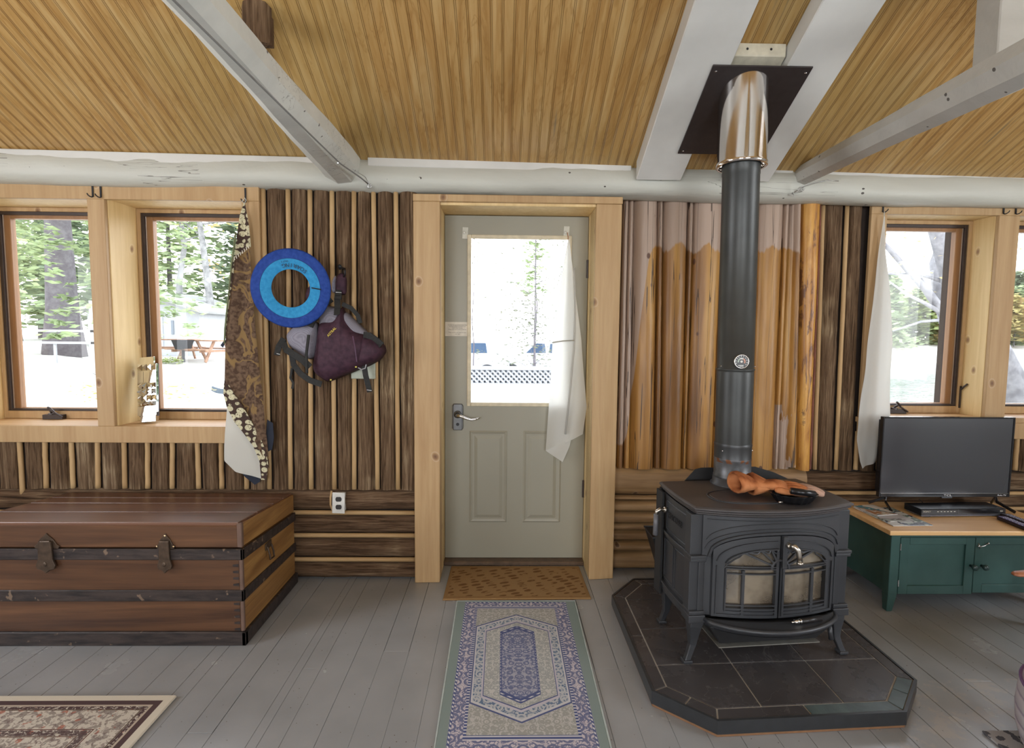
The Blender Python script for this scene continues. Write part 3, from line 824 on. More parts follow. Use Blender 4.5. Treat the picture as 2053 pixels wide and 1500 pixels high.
def clip(poly, px, py, nx, ny):
    """keep the side where (p - (px,py)) . n >= 0"""
    res = []
    for i in range(len(poly)):
        a = poly[i]; b = poly[(i+1) % len(poly)]
        da = (a[0]-px)*nx+(a[1]-py)*ny; db = (b[0]-px)*nx+(b[1]-py)*ny
        if da >= 0: res.append(a)
        if da*db < 0: t = da/(da-db); res.append((a[0]+(b[0]-a[0])*t, a[1]+(b[1]-a[1])*t))
    return res
inn = inset(out, .058)
xs_ = [.40, .607, .908, 1.207, 1.505, 1.7]; ys_ = [1.50, 1.765, 2.022, 2.277, 2.536, 2.9]
sl = .045
k_ = 0
def tile(poly, mat, kind='tile'):
    poly2 = inset(poly, .0030)
    if len(poly2) < 3: return
    mb = MB(); mb.prism(poly2, lambda a, b, d: (a, b, d), HZ-.004, HZ+random.uniform(0, .0006)); mb.build(kind, mat, he, bevel=.0008)
def dedupe(p):
    r = []
    for q in p:
        if not r or (Vector(q)-Vector(r[-1])).length > .004: r.append(q)
    if len(r) > 1 and (Vector(r[0])-Vector(r[-1])).length < .004: r.pop()
    return r
for i in range(len(xs_)-1):
    for j in range(len(ys_)-1):
        P = list(inn)
        P = clip(P, xs_[i], 2, 1, 0) if P else P
        P = clip(P, xs_[i+1], 2, -1, 0) if P else P
        if P: P = clip(P, 1.05, ys_[j], -sl, 1)
        if P: P = clip(P, 1.05, ys_[j+1], sl, -1)
        P = dedupe(P)
        if len(P) >= 3:
            ar = abs(sum(P[q][0]*P[(q+1) % len(P)][1]-P[(q+1) % len(P)][0]*P[q][1] for q in range(len(P))))/2
            if ar > .002: tile(P, M['tile'])
for i in range(n):
    a, b = out[i], out[(i+1) % n]; c_, d_ = inn[(i+1) % n], inn[i]
    L = (Vector(b)-Vector(a)).length; k2 = max(1, round(L/.30)); k2 = 2 if (i in (0, 2)) else k2
    a, b = inset(out, .006)[i], inset(out, .006)[(i+1) % n]
    for q in range(k2):
        f0, f1 = q/k2, (q+1)/k2
        Lp = lambda u, v, t: (u[0]+(v[0]-u[0])*t, u[1]+(v[1]-u[1])*t)
        green = (i == 2) or (i == 1 and q == k2-1)
        tile([Lp(a, b, f0), Lp(a, b, f1), Lp(d_, c_, f1), Lp(d_, c_, f0)], M['tile_g'] if green else M['tile'], 'border_tile')

# ------------------------------------------------------------------ stove
g = G('cast_iron_enamel', .42, .1)
n1 = g.noise(scale=5, detail=3)
g.col(g.ramp(n1, [(.3, (.030, .032, .036)), (.7, (.048, .050, .055))])); g.bump(g.noise(scale=300, detail=2), .12, .002)
M['iron'] = g.mat
M['iron_top'] = plain('cast_iron_top', (.062, .056, .056), .45, .1, .2, 6, .1)
M['iron_dark'] = plain('cast_iron_darker', (.014, .014, .015), .7, 0)  # darker iron for the ash pan, rear shield and lettering
M['steel_h'] = plain('brushed_nickel', (.50, .46, .40), .3, 1, .1)
SR = R(5.2)
st = thing('wood_stove', 'black cast-iron wood stove with twin arched glass doors, standing on the slate hearth', 'stove', (1.058, 2.052, HZ+.003), SR, local=True)
W = .30; bow = .058
def by(x, w=W): return -bow*(1-min(1, (x/w)**2))      # front bow (towards -y)
BZ0, BZ1 = .165, .590
DP = .30
def side_x(y, s, o=0): return s*(W+.012+o+.010*(1-((y-DP/2)/(DP/2))**2))
# shell: back, sides bowed, bottom, inner box
mb = MB()
for s_ in (-1, 1):
    mb.grid(lambda u, v: (side_x(DP*u, s_), DP*u, BZ0+(BZ1-BZ0)*v), 14, 2)
    mb.grid(lambda u, v: (side_x(DP*u, s_)-s_*.02, DP*u, BZ0+(BZ1-BZ0)*v), 14, 2)
mb.box(-W, DP, BZ0, W, DP+.02, BZ1); mb.box(-W-.004, .02, BZ0, W+.004, DP, BZ0+.012); mb.box(-W, .02, BZ1-.015, W, DP, BZ1-.003)
mb.build('body_shell', M['iron'], st, smooth=False)
mb = MB()  # pale firebrick lining seen through the glass
mb.box(-W+.02, DP-.045, BZ0+.02, W-.02, DP-.03, BZ1-.05); mb.box(-W+.02, .06, BZ0+.012, W-.02, DP-.03, BZ0+.03)
mb.build('firebox_lining', plain('pale_firebrick', (.36, .29, .20), .9, 0, .3, 9), st)
def colplate(mb, x0, x1, zlo, zhi, off=0, th=.012, n=28, w=W):
    """bowed cast plate between two height curves"""
    fr = []; 
    for i in range(n+1):
        x = x0+(x1-x0)*i/n; lo, hi = zlo(x), zhi(x)
        y = by(x, w)+off
        fr += [(x, y, lo), (x, y, hi), (x, y+th, lo), (x, y+th, hi)]
    fs = []
    for i in range(n):
        a = i*4; b = a+4
        fs += [(a, b, b+1, a+1), (a+2, a+3, b+3, b+2), (a+1, b+1, b+3, a+3), (a, a+2, b+2, b)]
    fs += [(0, 1, 3, 2), (n*4, n*4+2, n*4+3, n*4+1)]
    mb.add(fr, fs)
def arch(x, a, zs, rise, p=2.3): return zs+rise*max(0, 1-abs(x/a)**p)**(1/p)
AZ = lambda x: arch(x, .262, .430, .098)          # opening of the arch
def path(xs, zf, off): return [(x, by(x)+off, zf(x)) for x in xs]
lin = lambda a, b, n: [a+(b-a)*i/n for i in range(n+1)]
# cylinder-ish plan for corner posts
mb = MB()
for s_ in (-1, 1):
    mb = MB()
    mb.box(s_*.305-.024, -.004, BZ0+.0, s_*.305+.024, .045, BZ1)
    mb.box(s_*.283-.012, -.010, BZ0+.03, s_*.283+.012, .04, .42)
    for z0_, z1_, e in ((.405, .418, .006), (.418, .432, .010), (BZ0+.03, BZ0+.045, .006), (BZ0, BZ0+.03, .011)):
        mb.box(s_*.300-.028-e*.5, -.012-e, z0_, s_*.300+.030+e*.3, .048, z1_)
    mb.build('corner_post', M['iron'], st, bevel=.003, seg=2)
mb = MB()
colplate(mb, -.283, .283, lambda x: max(.430, AZ(x)) if abs(x) < .262 else .430, lambda x: BZ1, -.004, .018, 56)
for s_ in (-1, 1): colplate(mb, min(s_*.240, s_*.285), max(s_*.240, s_*.285), lambda x: BZ0+.028, lambda x: .432, .004, .018, 4)
mb.build('arch_fascia', M['iron'], st)
mb = MB()
cl = lin(-.262, .262, 48)
mb.bar(path(cl, AZ, -.008), .010, .010, up=(0, -1, 0))
mb.bar(path(lin(-.275, .275, 48), lambda x: arch(x, .276, .445, .098), -.006), .004, .006)
mb.bar(path(lin(-.270, .270, 48), lambda x: arch(x, .272, .480, .084), -.006), .0035, .005)
mb.bar(path(lin(-.270, .270, 30), lambda x: .575, -.006), .0035, .005)
for s_ in (-1, 1): mb.bar([(s_*.270, -.012, .480), (s_*.270, -.012, .575)], .004, .005)
mb.build('arch_moulding', M['iron'], st, bevel=.001)
# doors
GX = .205; GZ0 = .235; GT = lambda x: arch(x, GX+.004, .392, .078)
def door_side(s_):
    d = MB(); e = .003
    D0, D1 = (s_*e, s_*.248)
    xa, xb = min(D0, D1), max(D0, D1)
    ga, gb = (s_*.014, s_*GX); g0, g1 = min(ga, gb), max(ga, gb)
    top = lambda x: AZ(x)-.009
    bot = lambda x: BZ0+.032
    oo = -.012
    colplate(d, g0, g1, lambda x: GT(x), top, oo, .02, 24)
    colplate(d, g0, g1, bot, lambda x: GZ0, oo, .02, 16)
    lo, hi = (xa, g0) if s_ > 0 else (g1, xb)
    colplate(d, min(lo, hi), max(lo, hi), bot, top, oo, .02, 4)
    lo, hi = (g1, xb) if s_ > 0 else (xa, g0)
    colplate(d, min(lo, hi), max(lo, hi), bot, top, oo, .02, 8)
    do = d.build('stove_door', M['iron'], st)
    m2 = MB()   # raised lines, bars and sunburst
    m2.bar([(x, by(x)+oo-.004, z) for x, z in [(s_*.236, bot(0)+.012)]+[(s_*.236, .40)]], .004, .005)
    m2.bar(path(lin(s_*.236, s_*.014, 24), lambda x: arch(x, .237, .405, .094), oo-.003), .004, .006)
    m2.bar(path(lin(s_*.014, s_*.236, 14), lambda x: bot(0)+.012, oo-.003), .004, .006)
    fr = [(s_*GX, GZ0-.008), (s_*GX, .392)]
    m2.bar([(x, by(x)+oo-.003, z) for x, z in fr], .005, .012)
    m2.bar(path(lin(s_*GX, s_*.01, 20), lambda x: GT(x), oo-.003), .005, .012)
    for z_ in (GZ0-.012, GZ0, GZ0+.014, .392, .400, .372): m2.bar(path(lin(s_*.010, s_*GX, 14), lambda x: z_, oo-.002), .004, .010)
    for x_ in (s_*.140,): m2.bar([(x_, by(x_)+oo, GZ0-.03), (x_, by(x_)+oo, .385)], .011, .010)
    m2.bar([(s_*.014, by(0)+oo, GZ0-.03), (s_*.014, by(0)+oo, .46)], .008, .012)
    hub = (0, .392)
    for ang in (24, 43, 63):
        L = next(l for l in [k*.004 for k in range(5, 80)] if hub[1]+l*math.sin(R(ang)) > GT(min(.2, l*math.cos(R(ang))))-.004 or l*math.cos(R(ang)) > GX)
        m2.bar([(s_*t*math.cos(R(ang)), by(t*math.cos(R(ang)))+oo, hub[1]+t*math.sin(R(ang))) for t in (.03, L*.5, L)], .007, .009)
    m2.tube([(s_*.034*math.cos(R(a)), by(0)+oo-.002, hub[1]+.034*math.sin(R(a))) for a in range(0, 91, 15)], .005, 6)
    angs = [0, 24, 43, 63, 84]
    for a0, a1 in zip(angs[:-1], angs[1:]):   # scallops between the rays
        P = []
        for q in range(7):
            t = q/6; a_ = a0+(a1-a0)*t
            L = next((l for l in [k*.004 for k in range(5, 80)] if hub[1]+l*math.sin(R(a_)) > GT(min(.2, l*math.cos(R(a_)))) or l*math.cos(R(a_)) > GX), .1)
            L -= .020*math.sin(PI*t)
            P.append((s_*L*math.cos(R(a_)), by(L*math.cos(R(a_)))+oo-.001, hub[1]+L*math.sin(R(a_))))
        m2.tube(P, .0032, 6)
    m2.build('door_tracery', M['iron'], do)
    m3 = MB(); colplate(m3, g0, g1, lambda x: GZ0-.005, lambda x: GT(x)+.004, .004, .003, 16)
    g_ = glassmat('stove_glass_%s' % ('a' if s_ < 0 else 'b'), (.85, .78, .66), 1.6, .04)
    m3.build('door_glass', M['stove_glass'], do)
    return do
def stoveglass():
    """sooty ceramic glass: part clear, part tan film"""
    g = G('sooty_glass', .12)
    n_ = g.noise(scale=6, detail=4); x, y, z = g.xyz()
    g.col(g.ramp(n_, [(.35, (.12, .095, .07)), (.65, (.28, .235, .175))]))
    g.put(g.b.inputs['Alpha'], g.ramp(n_, [(.35, (.62,)*3), (.6, (.88,)*3)]))
    return g.mat
M['stove_glass'] = stoveglass()
dl = door_side(-1); dr = door_side(1)
# latch plate and curved door handle
mb = MB(); mb.bar([(.012, by(0)-.022, .395), (.012, by(0)-.022, .52)], .018, .006)
mb.build('latch_bar', M['iron'], dr, bevel=.002)
mb = MB(); mb.lathe([(.012, 0), (.012, -.02), (.009, -.024)], (.022, by(0)-.018, .488), 14, 'y')
mb.tube([(.022, by(0)-.036, .488), (.030, by(0)-.050, .492), (.040, by(0)-.055, .480), (.046, by(0)-.055, .458), (.050, by(0)-.054, .438)], [.011, .011, .010, .009, .010], 10)
mb.lathe([(.010, 0), (.012, .003), (.012, .008), (.010, .011)], (.051, by(0)-.054, .424), 12)
mb.build('door_handle', M['steel_h'], dr, smooth=True)
# ash lip
mb = MB(); LO = .19
def lip(u, v):
    x = -.268+.536*u; return (x, by(x)+.0-(.075*(1-(x/.268)**2)**.5)*v-.012, LO-.004-.006*v)
mb.grid(lip, 41, 6)
mb.tube([lip(u/40, 1) for u in range(41)], .0065, 8)
mb.grid(lambda u, v: (lip(u, 1)[0], lip(u, 1)[1]+.012*v, LO-.012-.02*v), 41, 3)
mb.build('ash_shelf', M['iron'], st, smooth=True, solid=.005)
# ash pan box and heat plate
mb = MB()
mb.hexa([(-.20, -.02, .075), (.20, -.02, .075), (.20, .26, .075), (-.20, .26, .075)], [(-.262, -.055, .165), (.262, -.055, .165), (.262, .29, .165), (-.262, .29, .165)])
mb.build('ash_pan', M['iron_dark'], st, bevel=.004)
mb = MB(); mb.obox((0, .09, .066), (.42, .24, .004)); mb.build('heat_plate', plain('dull_zinc', (.28, .27, .24), .5, .6), st)
# legs
def leg(sx, fy):
    mb = MB(); P = []; rs = []
    y0_ = .01 if fy else DP-.03
    dx, dy = sx*(.021 if fy else .012), (-.012 if fy else .02)
    for t, w_, o in ((0, .030, 0), (.18, .026, .2), (.4, .019, .25), (.62, .014, .35), (.82, .012, .75), (.93, .012, 1.0), (1, .016, 1.05)):
        P.append((sx*.292+dx*o*1.6, y0_+dy*o, BZ0+.01-t*(BZ0+.01))); rs.append(w_*1.3)
    mb.tube(P, rs, 4, flat=(1, 1), up=(0, 1, 0))
    mb.obox((P[-1][0], P[-1][1], .006), (.036, .036, .012))
    mb.build('leg', M['iron'], st, bevel=.003, seg=2)
for sx in (-1, 1):
    leg(sx, True); leg(sx, False)
# lid with moulded edge
def lidloop(e, z):
    P = []
    for i in range(25): x = -W-e+(2*W+2*e)*i/24; P.append((x, -e-(bow+.008)*(1-(x/(W+e))**2), z))
    for i in range(1, 17): y = -e+(DP+.03+e)*i/16; P.append((W+e+.010*(1-((y-DP/2)/(DP/2+.03))**2), y, z))
    for i in range(1, 17): P.append((W+e-(2*W+2*e)*i/16, DP+.03, z))
    for i in range(1, 16): y = DP+.03-(DP+.03+e)*i/16; P.append((-W-e-.010*(1-((y-DP/2)/(DP/2+.03))**2), y, z))
    return P
mb = MB(); n_ = len(lidloop(0, 0))
assert n_ > 10
loops = [lidloop(.004, BZ1), lidloop(.012, BZ1+.006), lidloop(.012, BZ1+.010), lidloop(.020, BZ1+.016), lidloop(.020, BZ1+.021), lidloop(.026, BZ1+.026), lidloop(.026, BZ1+.032), lidloop(.018, BZ1+.036)]
vs = [p for l in loops for p in l]; fs = []
for i in range(len(loops)-1):
    for j in range(n_): fs.append((i*n_+j, i*n_+(j+1) % n_, (i+1)*n_+(j+1) % n_, (i+1)*n_+j))
fs.append(tuple((len(loops)-1)*n_+j for j in range(n_))); fs.append(tuple(range(n_-1, -1, -1)))
mb.add(vs, fs); lid = mb.build('top_plate', M['iron_top'], st, bevel=.001)
LT = BZ1+.036
# griddle
def ov(a, b, cx, cy, p=2.6, n=40): return [(cx+a*abs(math.cos(t))**(2/p)*(1 if math.cos(t) > 0 else -1), cy+b*abs(math.sin(t))**(2/p)*(1 if math.sin(t) > 0 else -1)) for t in [2*PI*i/n for i in range(n)]]
mb = MB(); mb.prism(ov(.205, .088, 0, .085), lambda a, b, d: (a, b, d), LT, LT+.004)
gr = mb.build('griddle', plain('griddle_iron', (.060, .045, .042), .5, .1), lid, bevel=.002)
mb = MB(); mb.tube([(a, b, LT+.001) for a, b in ov(.213, .096, 0, .085)], .0028, 6, closed=True); mb.build('griddle_rim', M['iron'], gr)
mb = MB(); mb.ball((.045, -.018, LT+.010), .011); mb.ball((.062, -.020, LT+.008), .009); mb.tube([(.02, -.012, LT+.004), (.045, -.02, LT+.012), (.07, -.018, LT+.006)], .005, 8)
mb.build('griddle_knob', M['steel_h'], gr, smooth=True)
# side panels, rails, lettering
for s_ in (-1, 1):
    mb = MB()
    for z_, hh, o in ((BZ0+.012, .022, .006), (BZ0+.036, .010, .010), (.425, .012, .007), (.412, .008, .003)):
        mb.bar([(side_x(y, s_, o*.5), y, z_) for y in lin(0, DP, 14)], hh, o*2, up=(s_, 0, 0))
    for a, b, z0_, z1_ in ((.05, .25, .445, .565),):
        for zz_ in (z0_, z1_): mb.bar([(side_x(y, s_, .001), y, zz_) for y in lin(a, b, 10)], .004, .005, up=(s_, 0, 0))
        for y in (a, b): mb.bar([(side_x(y, s_, .001), y, z0_), (side_x(y, s_, .001), y, z1_)], .004, .005, up=(s_, 0, 0))
    for a, b in ((.045, .145), (.165, .27)):
        for zz_ in (.225, .395): mb.bar([(side_x(y, s_, .001), y, zz_) for y in lin(a, b, 8)], .004, .005, up=(s_, 0, 0))
        for y in (a, b): mb.bar([(side_x(y, s_, .001), y, .225), (side_x(y, s_, .001), y, .395)], .004, .005, up=(s_, 0, 0))
    mb.build('side_moulding', M['iron'], st, bevel=.001)
mb = MB()
Mx = Matrix(((0, 0, -1, side_x(.16, -1, .003)), (-1, 0, 0, .155), (0, 1, 0, .512), (0, 0, 0, 1)))
mb.text('ENCORE', .034, Mx, .0015)
mb.build('raised_lettering', M['iron_dark'], st)
# side damper handle, thermostat lever, air lever
mb = MB(); hx = -W-.034
mb.tube([(hx, .25, .525), (hx-.018, .25, .527), (hx-.032, .25, .518), (hx-.034, .25, .505)], .008, 10)
mb.lathe([(.012, 0), (.012, .012)], (hx-.0, .25, .525), 12, 'x')
mb.build('damper_arm', M['steel_h'], st, smooth=True)
mb = MB(); mb.tube([(hx-.034, .25, .507), (hx-.035, .25, .415)], [.0105, .011], 12); mb.build('damper_grip', plain('grey_ceramic', (.12, .12, .13), .35), st, smooth=True)
mb = MB(); mb.tube([(.225, -.01, .165), (.245, -.02, .150), (.252, -.025, .125)], .004, 8); mb.tube([(.252, -.025, .128), (.258, -.03, .075)], [.0085, .0095], 10)
mb.build('air_lever', M['iron'], st, smooth=True)
mb = MB(); mb.tube([(W+.03, .10, .455), (W+.052, .10, .458), (W+.058, .10, .446)], .006, 8); mb.build('thermostat_lever', M['iron'], st, smooth=True)
# rear heat shield
mb = MB()
sh = [(-.21, 0), (-.16, .055), (-.13, .062), (.13, .062), (.22, .035), (.30, .0)]
mb.prism(sh, lambda a, b, d: (a+.02, d, BZ1+.02+b), DP+.075, DP+.08)
mb.box(-W-.02, DP+.022, .12, W, DP+.04, BZ1+.01)
mb.box(-W-.035, DP-.03, .14, -W-.025, DP+.035, BZ1+.005)
mb.build('rear_shield', M['iron_dark'], st)
mb = MB(); mb.lathe([(.088, LT-.002), (.088, LT+.004), (.080, LT+.008), (.079, LT+.03)], (-.02, DP-.024, 0), 32); mb.build('flue_collar', M['iron'], st, smooth=True)

# loose handle tool lying on the ash shelf
tl = thing('handle_tool', 'black handled tool with a silver ferrule lying on the stove ash shelf', 'tool', (1.058, 2.052, HZ+.001), SR, local=True)
mb = MB(); mb.tube([(.075, -.098, LO+.008), (.165, -.086, LO+.008)], [.0105, .0115], 12); mb.build('grip', plain('black_wood', (.012, .01, .01), .4), tl, smooth=True)
mb = MB(); mb.tube([(.048, -.1015, LO+.008), (.074, -.098, LO+.008)], .0085, 12); mb.tube([(.036, -.103, LO+.008), (.048, -.1015, LO+.008)], .004, 8); mb.tube([(.071, -.0985, LO+.008), (.076, -.098, LO+.008)], .0105, 12)
mb.build('ferrule', M['steel'], tl, smooth=True)

# ------------------------------------------------------------------ stove pipe
PX, PY = 1.018, 2.330
px = lambda z: PX-(z-.70)*.0105
g = G('matte_black_pipe', .40, .35)
x, y, z = g.xyz()
n1 = g.noise(scale=7, detail=4)
c = g.ramp(n1, [(.3, (.035, .037, .036)), (.7, (.055, .058, .056))])
rust = g.noise(scale=24, detail=4)
g.col(c); g.bump(g.noise(scale=150, detail=2), .1, .002)
M['pipe'] = g.mat
pt = thing('stove_pipe', 'tall matte black stove pipe with polished upper sleeve rising from the stove to the ceiling', 'stovepipe', (PX, PY, .70))
mb = MB(); q = 48
def seg(mb, prof):
    vs = []
    for r_, z_ in prof:
        for j in range(q): a = 2*PI*j/q; vs.append((px(z_)+r_*math.cos(a), PY+r_*math.sin(a), z_))
    k = len(prof); mb.add(vs, [(i*q+j, i*q+(j+1) % q, (i+1)*q+(j+1) % q, (i+1)*q+j) for i in range(k-1) for j in range(q)])
seg(mb, [(.0755, .865), (.0765, 1.18), (.0765, 1.186), (.0795, 1.189), (.0795, 1.193), (.0755, 1.196), (.0745, 2.01), (.076, 2.012), (.0755, 2.06)])
mb.build('upper_pipe', M['pipe'], pt, smooth=True)
mb = MB(); seg(mb, [(.078, .70), (.0775, .715), (.0795, .72), (.0795, .726), (.077, .729), (.077, .795), (.0785, .80), (.077, .806), (.0775, .855), (.079, .862), (.0765, .87)])
g = G('weathered_pipe', .4, .5); n1 = g.noise(scale=14, detail=5); x, y, z = g.xyz()
c = g.ramp(n1, [(.35, (.07, .072, .075)), (.65, (.17, .175, .185))])
c = g.mix(g.noise(scale=30, detail=4).ss(.50, .58)*abs(z-.098).lt(.010), c, (.20, .08, .035))
c = g.mix(z.gt(.105), c, (.052, .054, .056))
g.col(c); mb.build('lower_pipe', g.mat, pt, smooth=True)
mb = MB()
for z_, aa in ((1.205, (200, 330)), (.84, (215, 335))):
    for a in aa:
        mb = MB(); mb.ball((px(z_)+.077*math.cos(R(a)), PY+.077*math.sin(R(a)), z_), .0035, n=8, m=6)
        mb.build('screw', M['steel'], pt)
# polished sleeve cut by the ceiling slope
mb = MB(); r_ = .099; vs = []; zb_ = 2.045
prof = [(.093, zb_), (.1015, zb_), (.1015, zb_+.014), (.0985, zb_+.018)]
for rr_, z_ in prof:
    for j in range(q): a = 2*PI*j/q; vs.append((px(z_)+rr_*math.cos(a), PY+rr_*math.sin(a), z_))
for j in range(q):
    a = 2*PI*j/q; y_ = PY+.0985*math.sin(a); vs.append((px(2.3)+.0985*math.cos(a), y_, ceilz(y_)-.101))
k = 5; mb.add(vs, [(i*q+j, i*q+(j+1) % q, (i+1)*q+(j+1) % q, (i+1)*q+j) for i in range(k-1) for j in range(q)])
mb.build('polished_sleeve', plain('polished_stainless', (.78, .74, .70), .10, 1, .02), pt, smooth=True)
mb = MB(); a0, a1 = 2.215, 2.628; d = .098
mb.hexa([(.826, a0, ceilz(a0)-d-.006), (1.226, a0, ceilz(a0)-d-.006), (1.226, a1, ceilz(a1)-d-.006), (.826, a1, ceilz(a1)-d-.006)],
        [(.826, a0, ceilz(a0)-d), (1.226, a0, ceilz(a0)-d), (1.226, a1, ceilz(a1)-d), (.826, a1, ceilz(a1)-d)])
cp = mb.build('ceiling_plate', plain('dark_bronze_plate', (.035, .028, .028), .42, .2, .1, 40), pt, bevel=.001)
for xx_, yy_ in ((.845, 2.235), (1.207, 2.235), (.845, 2.61)):
    mb = MB(); mb.ball((xx_, yy_, ceilz(yy_)-d-.008), .005, (1, 1, .5), 8, 6)
    mb.build('plate_screw', M['steel'], cp)
# magnetic thermometer
th = thing('pipe_thermometer', 'round magnetic dial thermometer stuck on the black stove pipe', 'thermometer', (.995, 2.247, 1.23))
tx, ty, tz = px(1.23)-.012, 2.240, 1.228
RM = Matrix.Rotation(R(-10), 4, 'Z')
mb = MB(); mb.lathe([(.0275, .016), (.030, .012), (.030, .002), (.027, 0), (.026, .003)], (tx, ty, tz), 32, 'y', M=RM, cap=False); mb.build('bezel', M['steel'], th, smooth=True)
mb = MB(); mb.lathe([(.0268, .004), (.0268, .010)], (tx, ty, tz), 32, 'y', M=RM); fc = mb.build('dial', plain('black_dial', (.012, .012, .012), .35), th)
def dialarc(mb, r0, r1, a0_, a1_, y_):
    N = 10
    for i in range(N):
        u0, u1 = R(a0_+(a1_-a0_)*i/N), R(a0_+(a1_-a0_)*(i+1)/N)
        mb.add([RM @ Vector((r*math.cos(u), y_, r*math.sin(u)))+Vector((tx, ty, tz)) for r, u in ((r0, u0), (r1, u0), (r1, u1), (r0, u1))], [(0, 1, 2, 3)])
for nm, c_, a0_, a1_ in (('green_zone', (.35, .42, .36), 115, 195), ('white_zone', (.6, .6, .58), 60, 115), ('red_zone', (.5, .25, .18), -30, 60)):
    mb = MB(); dialarc(mb, .010, .016, a0_, a1_, .0035); mb.build(nm, plain(nm, c_, .5), fc)
mb = MB()
for a in range(-40, 220, 26): dialarc(mb, .020, .0235, a, a+10, .0035)
mb.lathe([(.005, .003), (.003, .0025)], (tx, ty, tz), 12, 'y', M=RM)
mb.obox((tx-.002, ty+.0032, tz-.0165), (.022, .001, .003), (0, 0, R(-10))); mb.obox((tx+.001, ty+.0032, tz-.021), (.016, .001, .0022), (0, 0, R(-10)))
mb.build('markings', plain('dial_white', (.6, .6, .57), .5), fc)
# ------------------------------------------------------------------ cloth and things hanging on the wall
def resample(P, n):
    P = [Vector(p) for p in P]; L = [0]
    for a, b in zip(P[:-1], P[1:]): L.append(L[-1]+(b-a).length)
    out = []
    for i in range(n):
        t = L[-1]*i/(n-1); k = max(j for j in range(len(L)) if L[j] <= t+1e-9); k = min(k, len(P)-2)
        f = (t-L[k])/max(1e-9, L[k+1]-L[k]); out.append(P[k].lerp(P[k+1], min(1, f)))
    return out
def cloth(mb, L, Rr, y0, folds=2.2, amp=.02, nu=26, nv=60, ph=0, y1=None, curl=0):
    A = resample(L, nv); B = resample(Rr, nv); y1 = y0 if y1 is None else y1
    def fn(u, v):
        i = min(nv-1, int(round(v*(nv-1)))); a, b = A[i], B[i]; w = (b-a).length
        p = a.lerp(b, u)
        k = min(1, w/.12)
        y = y0+(y1-y0)*v-amp*k*(.5+.5*math.sin(ph+folds*2*PI*u+v*1.6))-.010*noise.noise(Vector((p.x*9, p.y*5, ph)))+curl*abs(u-.5)
        return (p.x, y, p.y)
    mb.grid(fn, nu, nv)
def fabric(name, col, trans=.45, rough=.9, bscale=500):
    g = G(name, rough, 0, .15)
    g.col(col(g) if callable(col) else col)
    t = g.t; out = t.nodes['Material Output']; tr = t.nodes.new('ShaderNodeBsdfTranslucent'); mx = t.nodes.new('ShaderNodeMixShader')
    src = g.b.inputs['Base Color']
    if src.links: t.links.new(src.links[0].from_socket, tr.inputs[0])
    else: tr.inputs[0].default_value = src.default_value
    mx.inputs[0].default_value = trans
    t.links.new(g.b.outputs[0], mx.inputs[1]); t.links.new(tr.outputs[0], mx.inputs[2]); t.links.new(mx.outputs[0], out.inputs[0])
    g.bump(g.noise(scale=bscale, detail=2), .15, .001)
    return g.mat
M['sheer'] = fabric('white_cotton', (.74, .74, .70), .42)
M['reverse'] = fabric('offwhite_lining', (.56, .55, .50), .12)
def batikc(g):
    a = g.noise(scale=5.5, detail=3, dist=.8); d = abs(a-.5)
    fine = g.noise(scale=60, detail=3)
    base = g.ramp(fine, [(.4, (.075, .045, .030)), (.6, (.155, .10, .065))])
    return g.mix(1-d.ss(.012, .028), base, (.235, .15, .065))
M['batik'] = fabric('brown_batik', batikc, .08)
def batikb(g):
    v = g.vor(g.map((1, .1, 1.25)), 26, rnd=.45); w = g.noise(scale=170, detail=2)
    c = g.ramp(v, [(0, (.10, .06, .03)), (.06, (.10, .06, .03)), (.09, (.62, .58, .40)), (.46, (.58, .54, .36)), (.52, (.055, .035, .03))])
    return g.mix(w.gt(.60)*.8, c, (.10, .06, .04))
M['batik_b'] = fabric('cream_batik_border', batikb, .08)
M['navy'] = fabric('dark_blue_ribbon', (.03, .035, .05), .05)
def hook(x, y, z, s=1, lab='', hh=.070):
    """bent flat-iron J hook"""
    mb = MB(); mb.box(x-.0045, y-.003, z-hh*.55, x+.0035, y, z+hh*.45)
    P = [(x, y-.0015, z-hh*.55), (x-s*.001, y-.008, z-hh*.60), (x-s*.004, y-.016, z-hh*.585), (x-s*.010, y-.021, z-hh*.50), (x-s*.014, y-.022, z-hh*.38)]
    mb.tube(P, .0028, 6)
    return tag(mb.build('coat_hook', M['black_iron']), lab, 'hook')
hook(-2.068, 2.836, 2.043, 1, 'black iron hook on the window surround, farther from the batik cloth of the close pair')
hook(-2.028, 2.836, 2.041, 1, 'black iron hook on the window surround, nearer the batik cloth of the close pair')
hook(-1.305, 2.836, 2.026, 1, 'black iron hook holding the brown batik cloth')
hook(2.070, 2.976, 2.052, -1, 'black iron hook holding the white cloth beside the television')
hook(2.738, 2.976, 2.052, -1, 'black iron hook above the television, beside the round knot in the pine')
hook(2.806, 2.976, 2.052, -1, 'black iron hook above the television, farthest from the stove')

